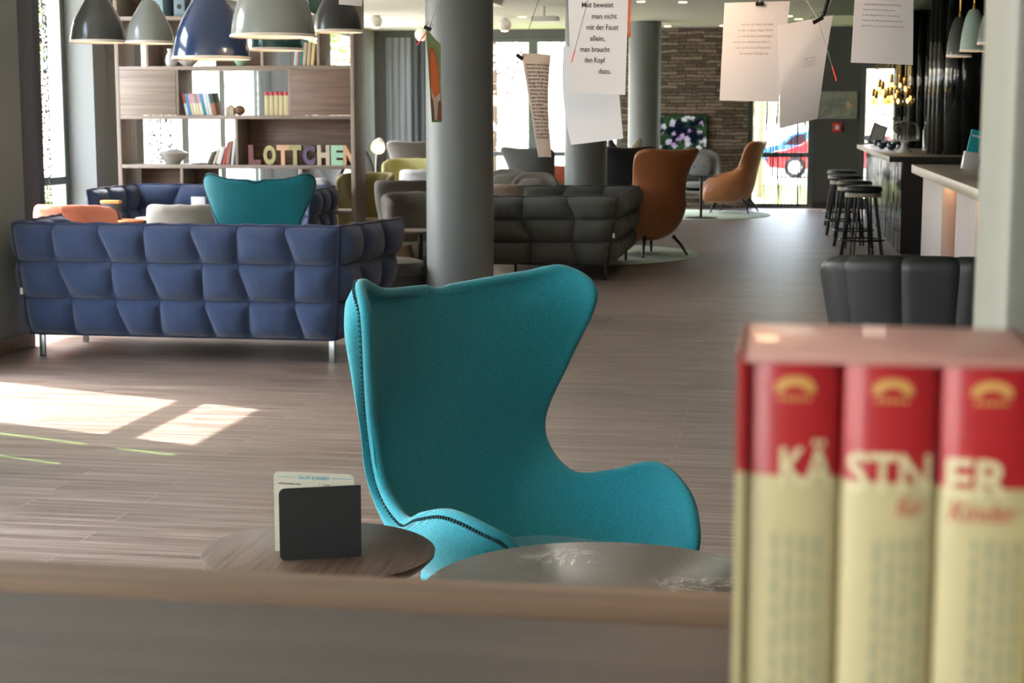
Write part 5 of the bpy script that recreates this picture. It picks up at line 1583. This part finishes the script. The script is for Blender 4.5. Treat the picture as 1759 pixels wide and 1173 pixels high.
# narrow curled page of a book
t, fn, W, H_ = paper('narrow curled book page hanging between the nearest and second columns', (896, 92, 5.0), (946, 95, 5.14), (947, 271, 5.12), (925, 270, 5.02), .012, edge=lambda v: (0., 1 - .14 * sin(pi * (1 - v) * .9) * (1 if v > .3 else v / .3)))
tx = ['zimmer seiner Kindheit', 'Gedächtnis. Die Kind', 'wurde eigenem Vergan', 'heit und Zukunft hinüber', 'genannt, das heißt', 'lange wieder wissen', 'erklärte. Der meisten', 'menschen auf Lauten zu', 'finden. Das sich kön', 'nen Lernen und Er', 'ist in ihren persönlich', 'er sollten', 'ist in ihnen. Das ist', 'es in ihnen zu einer', 'Vorgänge an der', 'ihrer Lebenslauf', 'zeit ihr gewesen', 'und einer Heimat', 'wir er besonders', 'ungünstig hatte', 'Erinnerung in der']
lines(t, fn, W, H_, [(b, .06, .885 - k * .0352, .88 if k not in (11,) else .45, .0115) for k, b in enumerate(tx)], 'ink', 'book_text')
clip(t, 893, 97, 5.0, .6)
# warm lit letter, folded letter, typed poem
t, fn, W, H_ = paper('warm lit handwritten sheet hanging at right, left of the folded one', (1244.5, 5, 5.05), (1357, 2, 5.1), (1338, 175, 5.1), (1236, 172.5, 5.05), .006)
hw = ['was du mir heute schreibst', 'ist mir in dieser langen Nacht', 'so wie ein leises Lied erklungen', 'und hat mir manches neu gebracht', 'nun will ich es behalten', 'bis wieder Morgen ist']
lines(t, fn, W, H_, [(b, [.27, .22, .23, .15, .19, .27][k], .765 - k * .0585, [.5, .55, .54, .6, .57, .46][k], .0095) for k, b in enumerate(hw)], ('ink_faint', dict(shear=.35)), 'handwriting')
clip(t, 1305, 6, 5.06)
t, fn, W, H_ = paper('folded handwritten sheet hanging at a slant, right of the warm lit one', (1341, 44, 5.0), (1431, 26, 5.06), (1404, 204, 5.08), (1339, 221, 5.02), .0, twist=lambda u, v: -.03 * max(0, (v - .78) + (1 - u) * .62 - .25) + .012 * sin(pi * v) * u, edge=lambda v: (0, 1 - .07 * sin(pi * v)))
lines(t, fn, W, H_, [('Lieber Freund', .5, .62, .28, .011), ('ich danke dir', .54, .585, .24, .011), ('für den Brief', .5, .55, .27, .011)], ('ink_faint', dict(shear=.35)), 'handwriting')
clip(t, 1405, 34, 4.98, -.5, s=1.4)
t, fn, W, H_ = paper('white sheet with a typed verse hanging at the upper right', (1472, -62, 5.0), (1570, -58, 5.05), (1568, 111.5, 5.05), (1461.5, 107.5, 5.0), .004)
vs = ['sind wir ein Teil des Lebens gar', 'mit dem Kopf nach unten im Strand hängt', 'leben auf des Daches Speicherkante', 'in dem ewigen Regen der Sterne klingt', 'wenn das der Mensch vom Herzen bedrohte', 'dann wird er gut, wie Kinder werden möchte']
lines(t, fn, W, H_, [(b, [.15, .15, .145, .14, .14, .135][k], .645 - k * .0545, [.52, .63, .53, .62, .68, .71][k], .0078) for k, b in enumerate(vs)], 'ink_grey', 'typed_text')
clip(t, 1520, -59, 5.0)
t, fn, W, H_ = paper('lower corner of a white sheet in front of the rightmost dome pendant', (585, -70, 5.3), (627, -66, 5.34), (621.5, 11, 5.34), (582, 7.5, 5.3), .003)
clip(t, 604, -66, 5.3)
M['photo_orange'] = mat('orange_photo_print', '#c96a45', .5, var=.5, vscale=(14, 14, 14))
t, fn, W, H_ = paper('orange printed postcard half hidden behind the quotation sheet', (1040, -60, 5.95), (1084, -62, 5.95), (1083.5, 64, 5.95), (1040, 62, 5.95), .0, m='photo_orange')
lines(t, fn, W, H_, [('n3', .81, .085, .13, .02)], 'menu_page')
clip(t, 1062, -58, 5.93)
# painted green card
M['card_green'] = mat('painted_green_card', '#7f9a66', .7, var=.2, vscale=(30, 30, 30))
t, fn, W, H_ = paper('green painted card with an orange shape, hanging edge on at the nearest column', (731, 42, 5.2), (757, 76, 5.34), (758.5, 210, 5.34), (742, 210, 5.22), -.006, m='card_green', name='painted_card')
M['ink_orange'] = mat('orange_paint', '#d9743a', .7); M['ink_pale'] = mat('pale_pink_paint', '#e6cfc4', .7); M['ink_rust'] = mat('rust_paint', '#b5533a', .7)
def blob(name, pts, m, lift):
    bm = B(); bm.faces.new([bm.verts.new(fn(u, v, lift)) for u, v in pts]); bmesh.ops.triangulate(bm, faces=bm.faces); obj(name, bm, M[m], t, False)
sil = [(.5 + .34 * cos(a), .60 + .25 * sin(a)) for a in [pi * k / 14 for k in range(15)]]
blob('painted_outline', [(.9, .36), (.86, .62)] + sil[1:-1] + [(.16, .62), (.12, .36), (.3, .27), (.5, .24), (.7, .27)], 'ink_rust', .0008)
blob('painted_shape', [(.84, .37), (.8, .6), (.68, .77), (.5, .82), (.34, .77), (.22, .6), (.18, .37), (.33, .3), (.5, .26), (.68, .3)], 'ink_orange', .0014)
blob('painted_base', [(.1, .38), (.3, .32), (.5, .28), (.7, .32), (.92, .38), (.9, .28), (.74, .24), (.64, .03), (.42, .03), (.34, .24), (.14, .28)], 'ink_pale', .0020)
blob('painted_edge', [(.02, .24), (.16, .26), (.2, .02), (.02, .02)], 'ink_rust', .0022); blob('painted_edge', [(.86, .27), (.98, .24), (.98, .02), (.8, .02)], 'ink_rust', .0022)
clip(t, 735, 48, 5.19, .4)
# wires
wire('wire', [(925, 0, 5.05), (893, 96, 5.0), (848, 229, 5.0)])
wire('wire', [(770, -40, 5.2), (736, 50, 5.2), (717, 77, 5.2)], .045)
wire('wire', [(1010, 0, 5.57), (982, 106, 5.57)], .04)
wire('wire', [(1385, 0, 5.0), (1405, 33, 4.98), (1437, 138, 4.98)], .045)
wire('wire', [(1310, -30, 5.05), (1305, 5, 5.05)])
wire('wire', [(1520, -80, 5.0), (1520, -58, 5.0)])
wire('wire', [(1062, -90, 5.93), (1062, -57, 5.93)])
wire('wire', [(604, -110, 5.3), (604, -66, 5.3)])
wire('wire', [(1030, -120, 5.6), (1030, -61, 5.6)])
wire('wire', [(1012, -100, 5.78), (1010, 85, 5.79)])

# ================================================================ BAR AND RECEPTION
bx, bz = 1.15, 1.07
t = thing('bar_counter', 'long bar clad in black glazed tiles with a pale top, at right behind the stools', 'bar', (0, 0, 0))
bm = B(); box(bm, bx, 3.05, 18.25, 26.2, bz - .06, bz, .004); obj('countertop', bm, M['bar_top'], t)
bm = B(); box(bm, bx + .002, 3.05, 18.238, 18.25, bz - .06, bz); e = obj('end_strip', bm, M['bar_end'], t, False); e['label'] = 'black end strip of the top'
bm = B(); box(bm, bx + .16, 3.0, 18.42, 26.1, 0, bz - .06); obj('body', bm, M['bar_end'], t, False)
rnd = random.Random(4); bm = B(); y = 18.42; 
while y < 26.05:
    w = .055; z = .0
    while z < bz - .07:
        h = min(rnd.uniform(.2, .34), bz - .062 - z)
        if h < .03: break
        o_ = rnd.uniform(.008, .026)
        pr = [(bx + .16 - o_ * sin(pi * k / 6), y + w * .5 - w * .48 * cos(pi * k / 6)) for k in range(7)]
        slab(bm, pr, z + .003, z + h - .003); z += h
    y += w
obj('front_tiles', bm, M['tile'], t)
bm = B()
for (xa, za, xb, zb) in ((.2, .1, .34, .32), (.34, .32, .2, .56), (.34, .32, .62, .32), (.62, .32, .76, .1), (.62, .32, .76, .56), (.76, .56, .62, .8), (.62, .8, .34, .8), (.34, .8, .2, .56)):
    tube(bm, [(bx + xa, 18.418, za), (bx + xb, 18.418, zb)], .003, 5)
obj('tile_joints', bm, M['tile_line'], t)

t = thing('reception_counter', 'reception counter with pale top, white fins and lit wood, nearer than the bar', 'counter', (0, 0, 0))
bm = B(); box(bm, 1.165, 2.2, 10.1, 15.3, bz - .075, bz, .004); obj('countertop', bm, M['bar_top'], t)
bm = B(); box(bm, 1.36, 2.1, 10.2, 15.2, 0, bz - .075); obj('body', bm, M['orange_wood'], t, False)
for k in range(24):
    y = 10.2 + k * .205
    if 10.15 < y < 11.0 or 12.2 < y < 13.2: continue
    bm = B(); box(bm, 1.255, 1.36, y, y + .19, 0, bz - .1, .006); obj('fin', bm, M['fin_white'], t)
L = bpy.data.lights.new('lamp_light', 'AREA'); L.shape = 'RECTANGLE'; L.size = .05; L.size_y = 4.8; L.energy = 4; L.color = (1, .55, .25)
lo = bpy.data.objects.new('lamp_light', L); lo.parent = t; lo.location = (1.31, 12.75, bz - .078); COL.objects.link(lo)
bm = B(); box(bm, 1.29, 1.33, 10.3, 15.1, bz - .077, bz - .0755); obj('light_strip', bm, M['down'], t, False)

q = at_z(1664, 291.5, bz)
t = thing('brochure_holder', 'white brochure holder with turquoise flyers on the reception counter', 'brochure holder', (q.x, q.y, bz), YAW + .05)
tl_ = Matrix.Rotation(-.28, 4, 'X') @ Matrix.Rotation(.12, 4, 'Y')
bm = B(); box(bm, -.062, .062, -.012, .03, .0, .145, .003, Matrix.Rotation(.16, 4, 'Y')); obj('holder', bm, M['ceramic'], t)
bm = B(); box(bm, -.05, .05, 0, .012, .02, .325, .001, Matrix.Translation((.0, .004, 0)) @ Matrix.Rotation(.2, 4, 'Y')); f_ = obj('flyer', bm, M['turq'], t, False)
bm = B(); box(bm, -.04, .04, -.0015, 0, .27, .285, 0, Matrix.Translation((.0, .004, 0)) @ Matrix.Rotation(.2, 4, 'Y')); obj('printed_line', bm, M['paper'], f_, False)
bm = B(); box(bm, -.05, .05, .016, .022, .02, .31, .001, Matrix.Translation((.03, .004, 0)) @ Matrix.Rotation(.22, 4, 'Y')); obj('flyer', bm, M['paper'], t, False)

# glazed black ribbed panels behind the bar
def ribbed(label, pts, z0, z1, pitch=.11):
    t = thing('tiled_screen', label, 'wall panel', (0, 0, 0))
    bm = B()
    P_ = [Vector((x, y, 0)) for x, y in pts]
    poly = []
    for a, b3 in zip(P_, P_[1:]):
        L_ = (b3 - a).length; n_ = max(1, int(L_ / pitch)); d_ = (b3 - a) / n_; nn = Vector((d_.y, -d_.x, 0)).normalized()
        for k in range(n_):
            for s in range(14):
                f_ = s / 14; poly.append(a + d_ * (k + .5 - .5 * cos(pi * f_)) + nn * (pitch * .45 * sin(pi * f_)))
    poly.append(P_[-1])
    lo_ = [bm.verts.new((p_.x, p_.y, z0)) for p_ in poly]; hi_ = [bm.verts.new((p_.x, p_.y, z1)) for p_ in poly]
    for k in range(len(poly) - 1): bm.faces.new((lo_[k], lo_[k + 1], hi_[k + 1], hi_[k]))
    o = obj('ribbed_tiles', bm, M['tile'], t)
    m_ = o.modifiers.new('thickness', 'SOLIDIFY'); m_.thickness = .04; m_.offset = -1
    return t
def xy(x, d): p_ = at_d(x, 200, d); return (p_.x, p_.y)
ribbed('black glazed ribbed panel behind the hanging bulbs at the end of the bar', [xy(1536, 25.6), xy(1566, 25.4)], 1.0, 2.93)
ribbed('black glazed ribbed panel behind the cake stand on the bar', [xy(1560, 22.6), xy(1601, 22.3), xy(1608, 23.2)], bz + .001, 2.93, .13)
ribbed('large curved black glazed ribbed panel behind the reception counter', [xy(1600, 19.2), xy(1622, 18.7), xy(1650, 18.5), xy(1678, 18.6), xy(1700, 19.0), xy(1760, 19.2)], bz + .001, 2.93, .15)

# things on the bar
q = at_z(1490, 248, bz)
t = thing('menu_stand', 'black framed menu display tilted at the far end of the bar', 'display', (q.x + .08, q.y - .6, bz), .35)
mt = Matrix.Rotation(.35, 4, 'Y') @ Matrix.Rotation(-.15, 4, 'X')
bm = B(); box(bm, -.12, .12, -.008, .008, 0, .33, .003, mt); obj('frame', bm, M['black_plastic'], t)
bm = B(); box(bm, -.098, .098, -.0095, -.008, .02, .31, 0, mt); obj('sheet', bm, M['bk_pale'], t, False)
bm = B(); tube(bm, [mt @ Vector((0, .01, .2)), (.2, .13, 0)], .008, 8); obj('strut', bm, M['black_plastic'], t)
for k in range(6):
    q = at_z(1503 + k * 8, 250 + (k % 2) * 4 + k * 1.2, bz)
    t = thing('cup', 'dark blue round cup on the bar, %s from the far end of the row' % pos[k], 'cup', (q.x + .03, q.y, bz), 0, 'dark blue cups on the bar')
    bm = B(); lathe(bm, [(0, 0), (.03, 0), (.055, .03), (.06, .06), (.05, .085), (.045, .085), (.05, .06), (.03, .012), (0, .01)], 24); obj('bowl', bm, M['cup_blue'], t)
    bm = B(); tube(bm, [(.05, 0, .075), (.082, 0, .065), (.08, 0, .04), (.05, 0, .03)], .006, 6); obj('handle', bm, M['cup_blue'], t)
q = at_z(1553, 262, bz)
t = thing('cake_stand', 'white cake stand under a glass dome on the near end of the bar', 'cake stand', (q.x, q.y, bz))
bm = B(); lathe(bm, [(0, 0), (.095, 0), (.09, .02), (.045, .06), (.035, .11), (.06, .135), (.185, .145), (.19, .155), (0, .155)], 48); obj('stand', bm, M['ceramic'], t)
bm = B(); lathe(bm, [(.165, .157), (.17, .16), (.168, .27), (.15, .33), (.1, .365), (.02, .38), (0, .38)], 48); d_ = obj('glass_dome', bm, M['clear'], t)
bm = B(); sphere(bm, (0, 0, .405), .022, 1, 1, 1.4, 14, 10); obj('knob', bm, M['clear'], d_)
q = at_z(1578, 262, bz)
for k, (dx, dy, h, m, nm, lab) in enumerate(((.12, .3, .42, 'clear', 'carafe', 'tall clear glass carafe right of the cake stand'), (.2, .05, .3, 'clear', 'jar', 'clear glass jar right of the cake stand'), (.32, .15, .36, 'black_plastic', 'bottle', 'black bottle right of the glass jar on the bar'))):
    bm = B(); r = .055
    lathe(bm, [(0, 0), (r, 0), (r, h * .6), (r * .5, h * .78), (r * .5, h * .95), (r * .62, h), (r * .45, h), (0, h * .98)], 28, (q.x + dx, q.y + dy, bz)); tag(obj(nm, bm, M[m]), lab, 'glassware' if m == 'clear' else 'bottle')
q = at_z(1512, 249, bz)
t = thing('flower_vase', 'white vase with dark leaves on the bar behind the blue cups', 'vase', (q.x + .16, q.y - .6, bz))
bm = B(); lathe(bm, [(0, 0), (.05, 0), (.06, .06), (.03, .16), (.035, .2), (.028, .2), (0, .02)], 24); obj('vase', bm, M['ceramic'], t)
bm = B(); rnd = random.Random(5)
for k in range(26):
    a = rnd.uniform(0, 6.28); L_ = rnd.uniform(.06, .14); c_ = Vector((cos(a) * .07 + .05, sin(a) * .06, .26 + rnd.uniform(0, .16)))
    u_ = Vector((cos(a), sin(a), rnd.uniform(-.2, .8))) * L_ * .5; w_2 = u_.cross(Vector((0, 0, 1))).normalized() * L_ * .25
    bm.faces.new([bm.verts.new(c_ + z_) for z_ in (-u_, w_2, u_, -w_2)])
obj('leaves', bm, M['bk_grn'], t, False)

# bar stools
def stool(label, x, y):
    t = thing('bar_stool', label, 'bar stool', (x, y, 0), .3, 'bar stools along the bar')
    bm = B(); superpad(bm, (0, 0, .70), .2, .2, .07, 2.2, 40, 6, .2); obj('seat_cushion', bm, M['dleather'], t)
    bm = B(); lathe(bm, [(0, .655), (.185, .655), (.19, .66), (.19, .695), (.185, .7), (0, .7)], 40); obj('seat_disc', bm, M['bar_top'], t)
    for k in range(4):
        a = k * pi / 2 + pi / 4
        for o_ in (-.16, .16):
            bm = B(); tube(bm, [(cos(a + o_) * .14, sin(a + o_) * .14, .66), (cos(a + o_ * .5) * .24, sin(a + o_ * .5) * .24, 0)], .011, 8); obj('leg', bm, M['black_metal'], t)
    bm = B(); tube(bm, [(cos(k * pi / 20) * .235, sin(k * pi / 20) * .235, .2) for k in range(40)], .01, 8, True); obj('foot_ring', bm, M['black_metal'], t)
for k, (xx, dd) in enumerate(((1483, 17.4), (1468, 18.9), (1452, 20.7), (1446, 22.6))):
    p = at_d(xx, 320, dd); stool(['nearest bar stool, at the near end of the bar', 'second bar stool from the near end of the bar', 'third bar stool from the near end of the bar', 'farthest bar stool, beside the end wall'][k], p.x, p.y)

# ================================================================ END WALL
a, b3 = at_y(1128, 197, 27.3), at_y(1215, 265, 27.3)
t = thing('television', 'wall mounted television showing pale and violet flowers on the stone wall', 'television', (a.x, 27.3, b3.z))
w, h = b3.x - a.x, a.z - b3.z
bm = B(); box(bm, 0, w, 0, .058, 0, h, .004); obj('frame', bm, M['black_plastic'], t)
bm = B(); box(bm, .018, w - .018, -.002, 0, .018, h - .018); obj('screen', bm, M['screen'], t, False)
a, b3 = at_y(1406, 157, 27.37), at_y(1472, 204, 27.37)
t = thing('wall_picture', 'framed pale picture behind glass on the dark end wall', 'picture', (a.x, 27.37, b3.z)); w, h = b3.x - a.x, a.z - b3.z
bm = B()
for q_ in ((0, w, 0, .02), (0, w, h - .02, h), (0, .02, .02, h - .02), (w - .02, w, .02, h - .02)): box(bm, q_[0], q_[1], 0, .03, q_[2], q_[3])
obj('frame', bm, M['chrome'], t, False)
M['art'] = mat('pale_drawing', '#a3ab9c', .6, var=.35, vscale=(7, 7, 7))
bm = B(); box(bm, .02, w - .02, .012, .03, .02, h - .02); obj('drawing', bm, M['art'], t, False)
bm = B(); box(bm, .02, w - .02, .006, .009, .02, h - .02); obj('glass', bm, M['glass'], t, False)
a, b3 = at_y(1430, 211, 27.36), at_y(1446, 227, 27.36); w = b3.x - a.x
t = thing('fire_alarm', 'small red fire alarm box on the dark end wall', 'fire alarm', (a.x, 27.36, b3.z))
bm = B(); box(bm, 0, w, 0, .04, 0, w, .005); obj('housing', bm, M['red_tip'], t)
bm = B(); box(bm, w * .28, w * .72, -.003, 0, w * .25, w * .7); box(bm, w * .4, w * .6, -.003, 0, w * .7, w * .8); obj('push_plate', bm, M['paper'], t, False)

# floor lamps
def floor_lamp(label, m, hx, hy, d, base_dx, aim):
    p = at_d(hx, hy, d); t = thing('floor_lamp', label, 'floor lamp', (p.x, p.y, 0))
    A_ = Vector(aim).normalized()
    rot = A_.to_track_quat('Z', 'Y').to_matrix().to_4x4()
    bm = B(); lathe(bm, [(0, -.17), (.02, -.165), (.045, -.12), (.075, -.02), (.088, .06), (.085, .06), (.07, -.02), (0, -.14)], 28, mtx=Matrix.Translation((0, 0, p.z)) @ rot); s_ = obj('lamp_shade', bm, M[m], t)
    bm = B(); sphere(bm, (Vector((0, 0, p.z)) + A_ * .02), .045, 1, 1, 1, 14, 10); obj('bulb', bm, M['bulb'], t)
    top = Vector((0, 0, p.z)) - A_ * .16
    bm = B(); tube(bm, [top, top + Vector((base_dx * .35, .05, .0)), Vector((base_dx * .45, .06, p.z - .15)), Vector((base_dx, .1, .02))], .009, 8); obj('pole', bm, M[m], t)
    for k in range(3):
        a_ = k * 2.1 + .4; bm = B(); tube(bm, [(base_dx, .1, .25), (base_dx + cos(a_) * .22, .1 + sin(a_) * .22, 0)], .009, 6); obj('leg', bm, M[m], t)
floor_lamp('beige floor lamp with a cone shade behind the nearer tan leather armchair', 'bar_top', 1092, 258, 20.8, -.12, (-.35, -.25, -1))
floor_lamp('black floor lamp with a cone shade right of the second column', 'black_plastic', 1052, 258, 22.4, -.14, (.25, -.1, -1))
floor_lamp('white floor lamp shining towards the camera, right of the bookshelf', 'white_paint', 650, 250, 19.5, -.1, (.12, -1, -.45))

# furniture that stands on a rug stands on its pile
for o in list(COL.objects):
    if o.parent is None and o.get('category') in ('armchair', 'table', 'floor lamp'):
        for cx_, cy_, r_ in RUGS:
            if (o.location.x - cx_) ** 2 + (o.location.y - cy_) ** 2 < (r_ + .1) ** 2: o.location.z = .014
